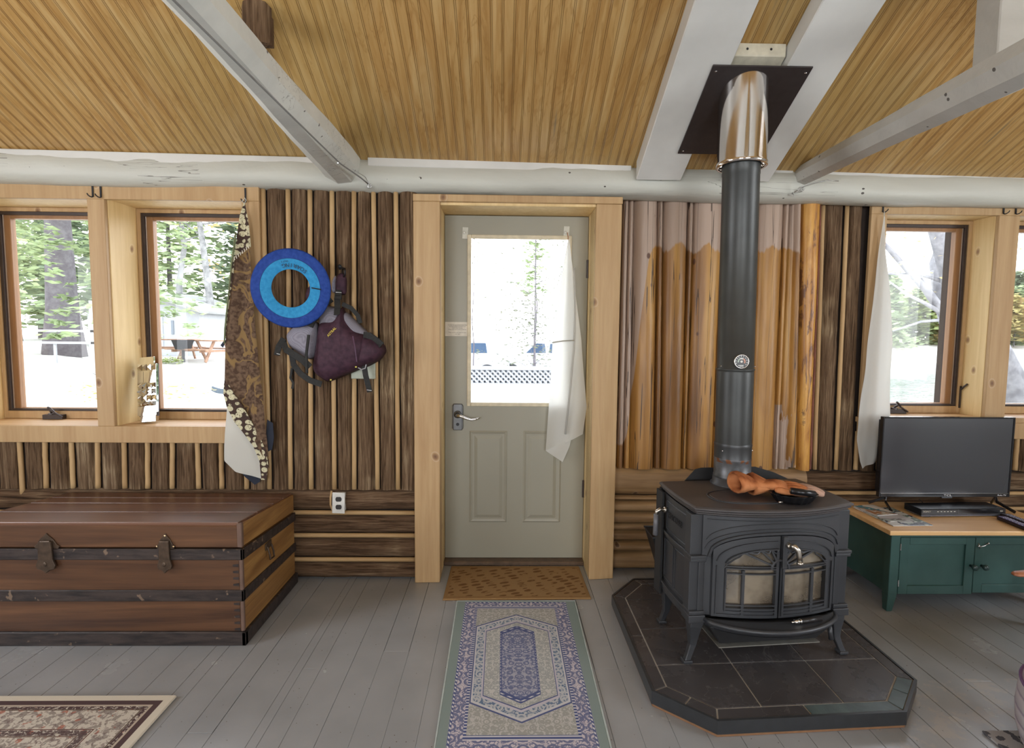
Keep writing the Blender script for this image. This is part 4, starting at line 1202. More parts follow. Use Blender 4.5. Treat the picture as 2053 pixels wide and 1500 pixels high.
bt_ = thing('batik_cloth', 'brown and cream batik cloth gathered on a hook at the side of the window', 'cloth', (-1.32, 2.80, 1.2))
mb = MB(); cloth(mb, [(-1.353, 1.70), (-1.36, 1.646), (-1.382, 1.496), (-1.399, 1.344), (-1.406, 1.268), (-1.417, 1.089)], [(-1.270, 1.76), (-1.266, 1.597), (-1.257, 1.396), (-1.244, 1.193), (-1.227, .987), (-1.207, .62)], 2.812, 1.3, .022)
mb.build('brown_panel', M['batik'], bt_, smooth=True)
mb = MB(); cloth(mb, [(-1.301, 1.985), (-1.322, 1.919), (-1.337, 1.82), (-1.353, 1.70)], [(-1.297, 1.985), (-1.285, 1.919), (-1.276, 1.86), (-1.270, 1.76)], 2.812, 1.3, .022, ph=0)
cloth(mb, [(-1.417, 1.092), (-1.36, 1.0), (-1.301, .896), (-1.252, .805), (-1.218, .714), (-1.207, .64), (-1.219, .564)], [(-1.427, 1.012), (-1.414, .947), (-1.378, .87), (-1.329, .805), (-1.284, .74), (-1.256, .661), (-1.248, .563)], 2.797, .5, .012, nu=10)
cloth(mb, [(-1.358, 1.71), (-1.372, 1.60), (-1.390, 1.45), (-1.409, 1.30)], [(-1.350, 1.70), (-1.358, 1.60), (-1.372, 1.45), (-1.394, 1.29)], 2.795, .5, .004, nu=6)
mb.build('cream_border', M['batik_b'], bt_, smooth=True)
mb = MB(); cloth(mb, [(-1.418, .97), (-1.431, .806), (-1.435, .663), (-1.381, .605), (-1.305, .582), (-1.25, .563)], [(-1.414, .96), (-1.378, .87), (-1.329, .805), (-1.284, .74), (-1.256, .661), (-1.247, .566)], 2.812, .5, .012)
mb.build('lining', M['reverse'], bt_, smooth=True)
mb = MB()
for i in range(9):
    f = i/8; mb.obox((-1.357+.082*f, 2.786, 1.690+.066*f), (.0035, .001, .016), (0, R(-12), 0))
mb.build('stitching', plain('white_stitch', (.6, .57, .5), .8), bt_)
mb = MB(); mb.tube([(-1.338, 2.79, 1.83), (-1.362, 2.785, 1.66), (-1.386, 2.785, 1.48), (-1.404, 2.785, 1.345), (-1.409, 2.785, 1.27)], .004, 6)
mb.build('green_edging', plain('olive_edge', (.16, .18, .09), .8), bt_, smooth=True)
mb = MB(); cloth(mb, [(-1.214, .88), (-1.226, .78), (-1.222, .705)], [(-1.186, .86), (-1.184, .78), (-1.196, .72)], 2.815, .5, .008, nu=6, nv=12)
mb.build('ribbon', M['navy'], bt_, smooth=True); mb = MB()
cloth(mb, [(-1.375, .635), (-1.345, .575), (-1.296, .528)], [(-1.265, .60), (-1.262, .58), (-1.268, .545)], 2.825, .8, .01, nu=8, nv=12)
mb.build('ribbon', M['navy'], bt_, smooth=True); mb = MB()
cloth(mb, [(-1.409, 1.29), (-1.43, 1.262)], [(-1.400, 1.285), (-1.418, 1.25)], 2.79, .5, .003, nu=4, nv=5)
mb.build('ribbon', M['navy'], bt_, smooth=True)
mb = MB(); mb.tube([(-1.303, 2.812, 1.998), (-1.310, 2.808, 1.985), (-1.299, 2.808, 1.975), (-1.292, 2.812, 1.992), (-1.300, 2.812, 2.004)], .002, 6); mb.build('hanging_loop', M['reverse'], bt_)

dc = thing('door_cloth', 'white cotton cloth hanging from one corner over the door window', 'cloth', (.37, 3.05, .65))
mb = MB(); cloth(mb, [(.362, 1.858), (.338, 1.719), (.313, 1.527), (.283, 1.306), (.275, 1.082), (.267, .913), (.253, .67)], [(.369, 1.858), (.388, 1.72), (.413, 1.528), (.445, 1.307), (.466, 1.084), (.484, .92), (.465, .766)], 3.050, 1.25, .020, nu=30, ph=1.2)
A = mb.v[-30:]
mb.build('cloth', M['sheer'], dc, smooth=True)
mb = MB(); cloth(mb, [(.253, .672), (.30, .64), (.35, .607)], [(.40, .75), (.39, .70), (.352, .609)], 3.040, .8, .006, nu=14, nv=14); mb.build('hanging_corner', M['sheer'], dc, smooth=True)
mb = MB(); P_ = [(.395, 3.020, 1.70), (.403, 3.016, 1.52), (.404, 3.014, 1.418), (.401, 3.014, 1.25), (.385, 3.016, 1.03), (.362, 3.02, .77)]
mb.tube(P_, .0045, 6, flat=(.6, 1.4)); mb.tube([(.281, 3.032, 1.286), (.34, 3.014, 1.296), (.402, 3.012, 1.300)], .004, 6, flat=(1.2, .6))
mb.build('hem', fabric('hem_cotton', (.55, .54, .50), .3), dc, smooth=True)
for x_, lb in ((-.209, 'clear tape strip with plastic clip at the empty, handle-side corner of the door window'), (.357, 'clear tape strip from which the white door cloth hangs')):
    t_ = thing('tape_clip', lb, 'tape', (x_, 3.08, 1.89))
    mb = MB(); mb.obox((x_, 3.083, 1.892 if x_ < 0 else 1.905), (.031, .002, .062), (0, R(2), 0)); mb.build('tape', plain('clear_tape', (.55, .54, .47), .25), t_)
    mb = MB(); mb.ball((x_-.006, 3.077, 1.893 if x_ < 0 else 1.90), .007, (1, .5, 1.3)); mb.build('clip', plain('clear_plastic', (.6, .6, .55), .15), t_, smooth=True)
mb = MB(); mb.tube([(.361, 3.075, 1.90), (.366, 3.07, 1.87), (.364, 3.06, 1.852)], .0025, 6)
mb.build('cord_loop', plain('tan_cord', (.35, .18, .10), .8), dc)

wc = thing('window_cloth', 'long white cotton cloth hanging from a hook between the stove and the television', 'cloth', (2.06, 2.94, .6))
mb = MB(); cloth(mb, [(2.059, 1.985), (2.043, 1.807), (2.021, 1.593), (2.006, 1.377), (1.994, 1.158), (1.975, .909), (1.972, .769), (1.999, .642), (2.019, .60)], [(2.064, 1.985), (2.081, 1.808), (2.106, 1.594), (2.138, 1.296), (2.138, 1.15), (2.147, 1.021), (2.156, .882), (2.12, .70), (2.093, .634)], 2.955, 1.15, .022, nu=30, ph=.4)
mb.build('cloth', M['sheer'], wc, smooth=True)
mb = MB(); mb.tube([(2.068, 2.962, 2.012), (2.063, 2.955, 1.99), (2.066, 2.953, 1.975)], .0022, 6); mb.build('hanging_loop', M['reverse'], wc)

# foam flying ring
fr = thing('flying_ring', 'royal blue and cyan fabric flying ring with black lettering, hung over the purple life vest', 'flying ring', (-1.032, 2.69, 1.545))
RT = Matrix.Rotation(R(4), 4, 'X') @ Matrix.Rotation(R(3), 4, 'Z')
def rprof(r0, r1, t, n=8): return [(r0+(r1-r0)*i/n, -t*math.sin(PI*i/n)**.6) for i in range(n+1)]
fx = (-1.032, 2.69, 1.545)
mb = MB(); pr = rprof(.092, .192, .010, 16); mb.lathe([(r, y) for r, y in pr]+[(r, .006) for r in (.188, .096)]+[(.092, 0)], fx, 72, 'y', M=RT, cap=False)
g = G('ring_blue', .75, 0, .2); x, y, z = g.xyz(); r2 = g.m('SQRT', x*x+z*z); n_ = g.noise(scale=60, detail=2)
g.col(g.mix(r2.lt(.144), g.ramp(n_, [(.3, (.012, .040, .21)), (.7, (.022, .06, .27))]), g.ramp(n_, [(.3, (.02, .20, .42)), (.7, (.035, .27, .52))])))
tw = g.vor(g.vec(x*2, y*2, z*2), 60); g.bump(tw+n_, .3, .002)
ro = mb.build('ring_body', g.mat, fr, smooth=True)
mb = MB(); mb.tube([tuple(Vector(fx)+RT @ Vector((.144*math.cos(t), -.0105, .144*math.sin(t)))) for t in [2*PI*i/60 for i in range(60)]], .0011, 5, closed=True); mb.build('seam', plain('dark_seam', (.012, .04, .16), .8), fr)
mb = MB(); word = 'SOARING'
for i, ch in enumerate(word):
    a = R(47+i*9.3); rt = Vector((-math.sin(a), 0, math.cos(a))); up_ = Vector((-math.cos(a), 0, -math.sin(a)))
    c_ = Vector(fx)+RT @ (Vector((math.cos(a), 0, math.sin(a)))*.112+Vector((0, -.0112, 0)))
    Mx = Matrix(((rt.x, up_.x, 0, c_.x), (0, 0, -1, c_.y), (rt.z, up_.z, 0, c_.z), (0, 0, 0, 1)))
    mb.text(ch, .026, Mx, .0004)
for i in range(4):
    a = R(93+i*4); rt = Vector((-math.sin(a), 0, math.cos(a))); up_ = Vector((-math.cos(a), 0, -math.sin(a)))
    c_ = Vector(fx)+RT @ (Vector((math.cos(a), 0, math.sin(a)))*.131+Vector((0, -.0112, 0)))
    mb.text('OUTER'[i], .011, Matrix(((rt.x, up_.x, 0, c_.x), (0, 0, -1, c_.y), (rt.z, up_.z, 0, c_.z), (0, 0, 0, 1))), .0004)
mb.build('lettering', plain('dark_print', (.012, .022, .05), .7), fr)
mb = MB(); mb.tube([tuple(Vector(fx)+RT @ Vector(p)) for p in ((.103, -.012, .004), (.125, -.014, .0), (.148, -.012, -.004))], .003, 6); mb.build('stitched_tear', plain('black_thread', (.01, .01, .012), .8), fr)
# hooks holding ring and vest
def coathook(x, y, z, lab):
    t_ = thing('wall_hook', lab, 'hook', (x, y, z))
    mb = MB(); mb.tube([(x, 2.86, z+.02), (x, 2.80, z+.02), (x-.002, 2.77, z+.012)], .006, 8); mb.ball((x, 2.765, z+.022), .011)
    mb.tube([(x+.004, 2.80, z+.012), (x+.012, 2.785, z-.02), (x+.02, 2.765, z-.028), (x+.032, 2.745, z-.018), (x+.034, 2.737, z+.002)], .0045, 8)
    mb.build('hook', M['black_iron'], t_, smooth=True)
coathook(-.815, 2.765, 1.64, 'black metal coat hook carrying the strap of the purple life vest')

# life vest
g = G('maroon_nylon', .7, 0, .3); n_ = g.noise(scale=40, detail=3)
g.col(g.ramp(n_, [(.3, (.030, .012, .022)), (.7, (.062, .026, .042))])); g.bump(g.noise(scale=14, detail=3, dist=.5), .5, .01); M['maroon'] = g.mat
g = G('grey_mesh', .85, 0, .2); vd = g.vor(scale=260, rnd=.1)
g.col(g.ramp(vd, [(.2, (.13, .12, .15)), (.5, (.27, .26, .31))])); g.bump(vd, .4, .002); M['mesh'] = g.mat
M['web'] = plain('black_webbing', (.014, .014, .013), .8, 0, .3, 80)
pf = thing('life_vest', 'purple and grey paddling life vest with black straps hanging on the bark wall', 'life vest', (-.85, 2.80, 1.07))
mb = MB(); mb.puff([(-.936, 1.430), (-.905, 1.470), (-.836, 1.462), (-.826, 1.425), (-.80, 1.445), (-.743, 1.388), (-.684, 1.331), (-.70, 1.28), (-.85, 1.25), (-.94, 1.28)], (-.83, 1.36), 2.815, .07, wob=.01)
mb.build('lining_panel', M['mesh'], pf, smooth=True)
mb = MB(); mb.puff([(-1.098, 1.318), (-1.056, 1.365), (-.99, 1.392), (-.932, 1.385), (-.928, 1.29), (-.948, 1.20), (-.983, 1.190), (-1.044, 1.230), (-1.08, 1.255)], (-1.00, 1.30), 2.80, .075, wob=.012)
mb.build('side_lining', M['mesh'], pf, smooth=True)
mb = MB(); mb.puff([(-.930, 1.385), (-.905, 1.392), (-.850, 1.398), (-.828, 1.43), (-.808, 1.478), (-.792, 1.40), (-.746, 1.345), (-.684, 1.322), (-.646, 1.312), (-.602, 1.276), (-.588, 1.239), (-.618, 1.196), (-.68, 1.160), (-.731, 1.142), (-.80, 1.112), (-.894, 1.074), (-.958, 1.118), (-.968, 1.15), (-.945, 1.27)], (-.80, 1.25), 2.80, .105, rings=9, wob=.014)
fp = mb.build('front_panel', M['maroon'], pf, smooth=True)
mb = MB(); mb.puff([(-.700, 1.318), (-.646, 1.312), (-.602, 1.276), (-.586, 1.239), (-.62, 1.19), (-.70, 1.158), (-.735, 1.17)], (-.66, 1.24), 2.785, .115, wob=.01)
mb.build('pocket', M['maroon'], pf, smooth=True)
mb = MB(); mb.tube([(-.735, 2.695, 1.315), (-.72, 2.675, 1.26), (-.715, 2.685, 1.19)], .0025, 6); mb.build('zipper', plain('zip_purple', (.10, .05, .09), .5), fp)
mb = MB(); Mx = Matrix(((math.cos(R(47)), -math.sin(R(47)), 0, -.838), (0, 0, -1, 2.693), (math.sin(R(47)), math.cos(R(47)), 0, 1.335), (0, 0, 0, 1)))
mb.text('ASTRAL', .017, Mx, .0005); mb.build('yellow_lettering', plain('yellow_print', (.62, .50, .05), .6), fp)
mb = MB(); mb.obox((-.855, 2.722, 1.096), (.008, .004, .006)); mb.build('tag', plain('yellow_tab', (.55, .48, .08), .6), fp)
mb = MB(); mb.obox((-.727, 2.715, 1.162), (.008, .004, .006)); mb.build('tag', plain('yellow_tab', (.55, .48, .08), .6), fp)
mb = MB(); mb.puff([(-.845, 1.525), (-.842, 1.60), (-.828, 1.635), (-.797, 1.635), (-.785, 1.60), (-.790, 1.520)], (-.815, 1.58), 2.79, .028)
mb.build('shoulder_strap', M['maroon'], pf, smooth=True)
mb = MB(); mb.puff([(-.868, 1.53), (-.862, 1.60), (-.842, 1.63), (-.836, 1.53)], (-.85, 1.575), 2.80, .02); mb.build('strap_lining', M['mesh'], pf, smooth=True)
mb = MB(); mb.puff([(-1.005, 1.50), (-.99, 1.56), (-.95, 1.585), (-.925, 1.56), (-.915, 1.50), (-.95, 1.46)], (-.955, 1.525), 2.80, .03); mb.build('back_strap', M['maroon'], pf, smooth=True)
def web(mb, P, w=.024, t=.004):
    m_ = MB(); m_.bar(P, w, t); m_.build('strap', M['web'], pf, bevel=.001)
mb = MB()
web(mb, [(-.817, 2.752, 1.545), (-.825, 2.748, 1.50), (-.822, 2.740, 1.455), (-.818, 2.715, 1.42)], .03)
web(mb, [(-.86, 2.775, 1.50), (-.89, 2.765, 1.475), (-.91, 2.755, 1.45)], .028); web(mb, [(-.80, 2.745, 1.475), (-.755, 2.745, 1.455), (-.725, 2.75, 1.42), (-.712, 2.755, 1.38)], .022)
web(mb, [(-.925, 2.735, 1.41), (-.945, 2.73, 1.385), (-.955, 2.725, 1.36)], .03, .012)
mb = MB()
web(mb, [(-1.10, 2.76, 1.275), (-1.075, 2.725, 1.245), (-1.03, 2.705, 1.222), (-.985, 2.70, 1.195), (-.95, 2.70, 1.16)], .034)
web(mb, [(-1.065, 2.77, 1.225), (-1.05, 2.75, 1.17), (-1.01, 2.735, 1.125), (-.96, 2.725, 1.092), (-.90, 2.72, 1.073)], .030)
web(mb, [(-1.105, 2.775, 1.30), (-1.125, 2.76, 1.26), (-1.135, 2.755, 1.215)], .03)
web(mb, [(-.955, 2.705, 1.32), (-.965, 2.695, 1.22), (-.965, 2.70, 1.13)], .012, .010)
web(mb, [(-1.066, 2.77, 1.15), (-1.072, 2.765, 1.10), (-1.058, 2.765, 1.075), (-1.064, 2.765, 1.045)], .012)
mb = MB(); web(mb, [(-.690, 2.73, 1.165), (-.682, 2.725, 1.12), (-.670, 2.725, 1.07), (-.662, 2.725, 1.035)], .027); web(mb, [(-.69, 2.735, 1.32), (-.66, 2.72, 1.318), (-.62, 2.715, 1.29), (-.598, 2.715, 1.27)], .034, .012)
mb = MB(); mb.tube([(-.715, 2.715, 1.158), (-.698, 2.705, 1.150), (-.68, 2.71, 1.156), (-.675, 2.71, 1.175)], .003, 6); mb.build('grey_cord', plain('grey_cord', (.3, .3, .32), .6), pf)
for c_ in ((-.817, 2.738, 1.512, 4), (-.945, 2.722, 1.39, 30)):
    mb = MB(); mb.obox(c_[:3], (.034, .010, .030), (0, R(c_[3]), 0)); mb.obox((c_[0], c_[1]-.006, c_[2]+.004), (.024, .004, .004), (0, R(c_[3]), 0)); mb.build('buckle', M['web'], pf, bevel=.003)
for c_, s_, a_ in (((-.817, 2.746, 1.532), .030, 4), ((-1.125, 2.752, 1.222), .018, 15), ((-.664, 2.720, 1.045), .024, 8)):
    mb = MB(); mb.obox(c_, (s_, .001, .003), (0, R(a_), 0)); mb.build('reflective_stripe', plain('reflective', (.5, .5, .5), .4), pf)

# switch plate and socket
sp = thing('switch_plate', 'pale plastic switch plate on the bark wall, half hidden by the life vest', 'switch plate', (-.725, 2.84, 1.13))
mb = MB(); mb.box(-.785, 2.832, 1.092, -.660, 2.85, 1.206); mb.build('plate', plain('celadon_plastic', (.42, .45, .36), .4), sp, bevel=.003)
mb = MB(); mb.box(-.765, 2.826, 1.14, -.757, 2.834, 1.165); mb.build('toggle', plain('celadon_plastic', (.42, .45, .36), .4), sp)
so = thing('wall_socket', 'white duplex wall socket with two dark outlets low on the bark wall', 'socket', (-.857, 2.84, .43))
rot_ = (0, R(2), 0)
mb = MB(); mb.obox((-.856, 2.822, .434), (.066, .008, .112), rot_); mb.box(-.884, 2.824, .385, -.828, 2.86, .483); mb.build('plate', plain('white_plastic', (.62, .61, .57), .35), so, bevel=.002)
for dz in (.021, -.021):
    mb = MB(); mb.prism([(.016*math.cos(t)+0, max(-.0125, min(.0125, .0165*math.sin(t)))) for t in [2*PI*i/24 for i in range(24)]], lambda a, b, d: (-.855+a, d, .434+dz+b), 2.8165, 2.82)
    oc = mb.build('outlet', plain('dark_outlet', (.025, .022, .02), .4), so)
    mb = MB(); mb.box(-.8605, 2.8158, .434+dz-.001, -.859, 2.8168, .434+dz+.006); mb.box(-.8515, 2.8158, .434+dz-.001, -.850, 2.8168, .434+dz+.006); mb.build('slots', M['dark'], oc)
mb = MB(); mb.tube([(-.897, 2.838, .494), (-.902, 2.835, .46), (-.903, 2.835, .42), (-.893, 2.838, .385)], .008, 6, flat=(.5, 1)); mb.build('chipped_edge', M['batten'], so)

# note on the door
nt = thing('paper_note', 'small white typed note stuck on the door beside its window', 'note', (-.25, 3.084, 1.36))
mb = MB(); mb.box(-.322, 3.082, 1.317, -.183, 3.0845, 1.397); mb.build('sheet', plain('note_paper', (.62, .58, .50), .6), nt)
mb = MB(); lines = ['To keep the bugs outside please keep', 'the door closed at all times and', 'lock it when leaving', 'Please leave wet boots on the mat', '', 'Thank you for your help and enjoy', 'your stay']
for i, l in enumerate(lines):
    if l: mb.text(l, .0092, Matrix(((.78, 0, 0, -.252), (0, 0, -1, 3.0815), (0, .9, 0, 1.380-i*.0085), (0, 0, 0, 1))), .0001)
mb.build('print', plain('grey_ink', (.12, .10, .08), .8), nt)

# mirrored faceted ornament on the sill
mo = thing('mirror_ornament', 'small faceted mirror-glass sculpture leaning on the window sill', 'ornament', (-1.92, 2.915, .837))
M['mirror'] = plain('mirror_glass', (.86, .88, .88), .03, 1, .01)
TM = Matrix.Translation((-1.912, 2.935, .842)) @ Matrix.Rotation(R(-11), 4, 'X') @ Matrix.Rotation(R(-5), 4, 'Y') @ Matrix.Rotation(R(-2), 4, 'Z')
mb = MB(); mb.M = TM
mb.box(-.052, 0, .035, .052, .018, .315)
mb.box(-.038, .002, .0, .046, .03, .04); mb.box(-.042, .004, .31, .036, .016, .355)
mo_b = mb.build('mirror_block', M['mirror'], mo, bevel=.001)
mb = MB(); mb.M = TM
rws = [(.28, .315, 1), (.215, .275, 0), (.180, .212, 1), (.148, .178, 1), (.112, .145, 1), (.085, .11, 1), (.04, .08, 0)]
rr = random.Random(5)
for z0_, z1_, pyr in rws:
    nc = 4 if pyr else 3
    for i in range(nc):
        x0_, x1_ = -.051+.102*i/nc+.001, -.051+.102*(i+1)/nc-.001
        h_ = (.018 if pyr else .002)+rr.uniform(0, .003); cxx = (x0_+x1_)/2+rr.uniform(-.004, .004); czz = (z0_+z1_)/2
        mb.add([(x0_, -.001, z0_), (x1_, -.001, z0_), (x1_, -.001, z1_), (x0_, -.001, z1_), (cxx, -h_, czz)], [(0, 1, 4), (1, 2, 4), (2, 3, 4), (3, 0, 4)] if pyr else [(0, 1, 2, 3)])
mb.build('facets', M['mirror'], mo)
mb = MB(); mb.M = TM; mb.box(-.0525, .018, .03, .0525, .023, .318); mb.build('dark_backing', plain('dark_back', (.04, .035, .05), .5), mo)

# ------------------------------------------------------------------ trunk
M['tr_front'] = wood('trunk_front', (.042, .017, .008), (.145, .066, .029), 'x', .42, 0, (.05, .015, .01), scale=.8, bump=.12, seed=21)
M['tr_side'] = wood('trunk_side', (.13, .05, .014), (.40, .22, .07), 'y', .42, 0, scale=1.0, bump=.15, seed=22)
M['tr_top'] = wood('trunk_top', (.085, .040, .026), (.17, .082, .05), 'x', .36, 0, scale=.8, bump=.05, seed=23)
g = G('worn_black_band', .5, .1); n_ = g.noise(g.map((8, 40, 40)), 1, 5, .65); m_ = g.noise(scale=26, detail=4)
c = g.ramp(n_, [(.35, (.012, .009, .009)), (.6, (.045, .032, .028))]); g.col(g.mix(m_.ss(.64, .70)*.7, c, (.22, .15, .10))); g.bump(n_, .4, .004); M['tr_band'] = g.mat
tx0, tx1, ty0, ty1 = -2.27, -1.090, 2.245, 2.825
zf, zk = .532, .483
ch_ = thing('trunk', 'large antique wooden steamer trunk with dark bands standing under the window', 'trunk', (-1.68, 2.53, 0))
ztop = lambda y: zf+(zk-zf)*(y-ty0)/(ty1-ty0)
def wedge(mb, x0, x1, y0, y1, z0f, z1f, kb=None):
    s = lambda z, y: z*(ztop(y)/zf)
    mb.hexa([(x0, y0, s(z0f, y0)), (x1, y0, s(z0f, y0)), (x1, y1, s(z0f, y1)), (x0, y1, s(z0f, y1))], [(x0, y0, s(z1f, y0)), (x1, y0, s(z1f, y0)), (x1, y1, s(z1f, y1)), (x0, y1, s(z1f, y1))])
mb = MB(); wedge(mb, tx0+.012, tx1-.012, ty0+.001, ty1, .012, .42); mb.build('trunk_body', M['tr_front'], ch_, bevel=.003)
mb = MB(); wedge(mb, tx0+.012, tx1-.012, ty0, ty1, .424, .520); ld = mb.build('lid', M['tr_front'], ch_, bevel=.004)
mb = MB(); wedge(mb, tx1-.0125, tx1-.002, ty0+.012, ty1-.004, .012, .42); mb.build('end_panel', M['tr_side'], ch_, bevel=.002)
mb = MB(); wedge(mb, tx1-.0125, tx1-.002, ty0+.012, ty1-.004, .426, .526); mb.build('lid_end', M['tr_side'], ld, bevel=.002)
for a, b in ((ty0+.002, ty0+.175), (ty0+.180, ty0+.345), (ty0+.351, ty0+.465), (ty0+.47, ty1)):
    mb = MB(); wedge(mb, tx0+.008, tx1-.012, a, b, .518, .5335); mb.build('lid_slat', M['tr_top'], ld, bevel=.004, seg=2)
# black bands
for z0_, z1_ in ((.372, .420), (.192, .241), (.0, .060)):
    mb = MB(); e = .006 if z0_ else .012
    wedge(mb, tx0, tx1+e, ty0-e, ty0+.01, z0_, z1_); wedge(mb, tx1-.006, tx1+e, ty0-e, ty1, z0_, z1_)
    mb.build('wooden_band', M['tr_band'], ch_, bevel=.003)
mb = MB(); wedge(mb, tx1-.02, tx1+.001, ty0-.001, ty0+.02, .425, .53); mb.build('corner_binding', plain('worn_brown_edge', (.12, .07, .05), .6), ld, bevel=.003)
mb = MB(); wedge(mb, tx1-.014, tx1+.001, ty0-.001, ty0+.016, .01, .42); mb.build('corner_binding', plain('worn_brown_edge', (.12, .07, .05), .6), ch_, bevel=.003)
mb = MB()  # dark dovetails
for z_ in [.035+.028*i for i in range(13)]:
    if .19 < z_ < .24 or z_ > .37: continue
    mb.hexa([(tx1-.040, ty0-.0005, z_), (tx1-.016, ty0-.0005, z_-.002), (tx1-.016, ty0+.002, z_-.002), (tx1-.040, ty0+.002, z_)], [(tx1-.040, ty0-.0005, z_+.008), (tx1-.016, ty0-.0005, z_+.011), (tx1-.016, ty0+.002, z_+.011), (tx1-.040, ty0+.002, z_+.008)])
mb.build('dovetails', M['tr_band'], ch_)
M['rusty'] = plain('aged_brass', (.085, .058, .040), .45, .6, .3, 40, .3)
M['brass'] = plain('brass_nail', (.62, .45, .25), .3, .9)
def latch(x, s=1, closed=True):
    mb = MB(); y = ty0
    o1 = [(-.040, .432), (-.030, .440), (-.020, .462), (-.006, .478), (0, .488), (.006, .478), (.020, .462), (.030, .440), (.040, .432), (.034, .421), (-.034, .421)]
    mb.prism([(a*s, b) for a, b in o1], lambda a, b, d: (x+a, d, b), y-.006, y)
    hp = mb.build('lid_latch', M['rusty'], ch_, bevel=.0015)
    mb = MB()
    o2 = [(-.020, .455), (-.022, .38), (-.030, .352), (-.026, .338), (-.012, .334), (0, .320), (.012, .334), (.026, .338), (.030, .352), (.022, .38), (.020, .455)]
    mb.prism([(a*s, b) for a, b in o2], lambda a, b, d: (x+a, d, b), y-.018, y-.008)
    mb.ball((x, y-.018, .36), .008, (1, .6, 1.3)); mb.tube([(x-.02, y-.012, .455), (x+.02, y-.012, .455)], .005, 8)
    mb.build('hasp', M['rusty'], hp, bevel=.002)
    if closed:
        mb = MB()
        for a, b in ((0, .478), (-.034, .432), (.034, .432)): mb.ball((x+a, y-.007, b), .004, (1, .6, 1), 8, 6)
        mb.build('brass_nails', M['brass'], hp)
latch(-1.405, 1); latch(-1.895, 1.35, False)
mb = MB(); hx_ = tx1; hy = 2.50
mb.box(hx_-.001, hy-.034, .318, hx_+.004, hy+.030, .352)
hb = mb.build('side_handle', M['rusty'], ch_, bevel=.002)
mb = MB(); mb.tube([(hx_+.006, hy-.024, .335), (hx_+.016, hy-.024, .30), (hx_+.018, hy-.022, .275), (hx_+.018, hy+.020, .272), (hx_+.014, hy+.022, .30), (hx_+.006, hy+.022, .330)], .004, 8); mb.build('bail', M['rusty'], hb)
mb = MB(); mb.box(tx0+.02, ty0+.02, .0, tx1-.02, ty1-.01, .013); mb.build('bottom_board', M['tr_band'], ch_)

# ------------------------------------------------------------------ mats and rugs
g = G('brown_door_mat', .95, 0, .1); x, y, z = g.xyz()
ribs = (x*900).sin()*.5+.5
u_ = x*.9+y*.45; v_ = y*.9-x*.35
leafv = g.vor(g.vec(u_*.8, v_*1.9, 0), 17, rnd=.35); leaf2 = g.noise(g.vec(u_*10, v_*45, 0), 1, 2)
inside = (abs(x)).lt(.352)*(abs(y)).lt(.165)
c = g.mix(((leafv).lt(.36)*(leaf2.gt(.44)))*inside*.85, (.27, .165, .075), (.13, .062, .022))
c = g.mix((1-inside)*.5, c, (.22, .125, .05))
g.col(c); g.bump(ribs*.3+g.noise(scale=200)*.7, .4, .003)
mb = MB(); mb.hexa([(-.288, 2.620, .001), (.462, 2.632, .001), (.452, 3.01, .001), (-.280, 3.01, .001)], [(-.284, 2.625, .010), (.458, 2.637, .010), (.449, 3.005, .010), (-.277, 3.005, .010)])
tag(mb.build('door_mat', g.mat, bevel=.002), 'brown ribbed door mat with leaf pattern on the threshold side of the patterned rug', 'door mat')

# small patterned rug in front of the door
rg = thing('accent_rug', 'small blue and ivory oriental rug with sage border in front of the door', 'rug', (.078, 2.115, 0))
g = G('blue_ivory_rug', .95, 0, .05); x, y, z = g.xyz()
ax = abs(x); ay = abs(y)
IV = (.60, .59, .60); NV = (.085, .105, .22); GY = (.25, .27, .27); BL = (.12, .17, .26); SG = (.21, .26, .245)
def pat(sx, sy, s, rnd=.25):
    v = g.vor(g.vec(ax*sx, y*sy, 0), s, rnd=rnd); w = g.noise(g.vec(ax*sx, y*sy, 3), s*2.6, 2)
    return (v.gt(.30)*v.lt(.46)).max(v.lt(.13)).max(w.gt(.60))
fine = pat(1, 1, 34, .4); med = pat(1, .8, 26); big = pat(1, 1, 21, .15)
scr = g.noise(g.vec(ax*34, y*34, 0), 1, 2, .5, 1.8); curl = abs(scr-.5).lt(.035)
c = g.mix(fine.max(curl)*.55, IV, GY)                                     # pale field
d_hex = lambda k, b: (ax*k+ay)                                          # slanted ends
hexd = lambda hw, tip, k: ((ax/hw)).max((ay+ax*k)/tip)
h1 = hexd(.178, .345, .55); h2 = hexd(.142, .300, .55); h3 = hexd(.072, .247, .65)
fld = g.mix(fine.max(curl)*.65, (.46, .44, .42), (.24, .25, .22))          # spandrels
r1 = g.mix(med.max(curl)*.85, BL, (.50, .50, .50))                                  # blue ring
c = g.mix(h1.lt(1), fld, r1)
c = g.mix(h2.lt(1), c, g.mix(fine.max(curl)*.6, (.50, .49, .46), (.23, .25, .25)))
c = g.mix(abs(h1-1).lt(.016), c, (.52, .51, .52)); c = g.mix(abs(h1-1.03).lt(.012), c, NV)
c = g.mix(abs(h2-1).lt(.022), c, (.48, .45, .50)); c = g.mix(abs(h2-.97).lt(.010), c, NV)
c = g.mix(h3.lt(1.0), c, g.mix(fine.max(curl)*.8, (.36, .36, .42), NV))
tooth = ((y*330).sin().gt(0))
c = g.mix(abs(h3-1.0).lt(.055), c, NV); c = g.mix(abs(h3-1.01).lt(.012)*tooth, c, IV)
fx_ = (ax/.192).max(ay/.425)                                             # inner field edge
bord = g.mix(big.max(curl)*.85, (.52, .47, .50), NV)
c = g.mix(fx_.gt(1), c, bord)
c = g.mix(abs(fx_-1).lt(.028), c, NV); c = g.mix(abs(fx_-1).lt(.028)*abs((y*210).sin()).lt(.5), c, IV)
f2 = (ax-.243).max(ay-.473)
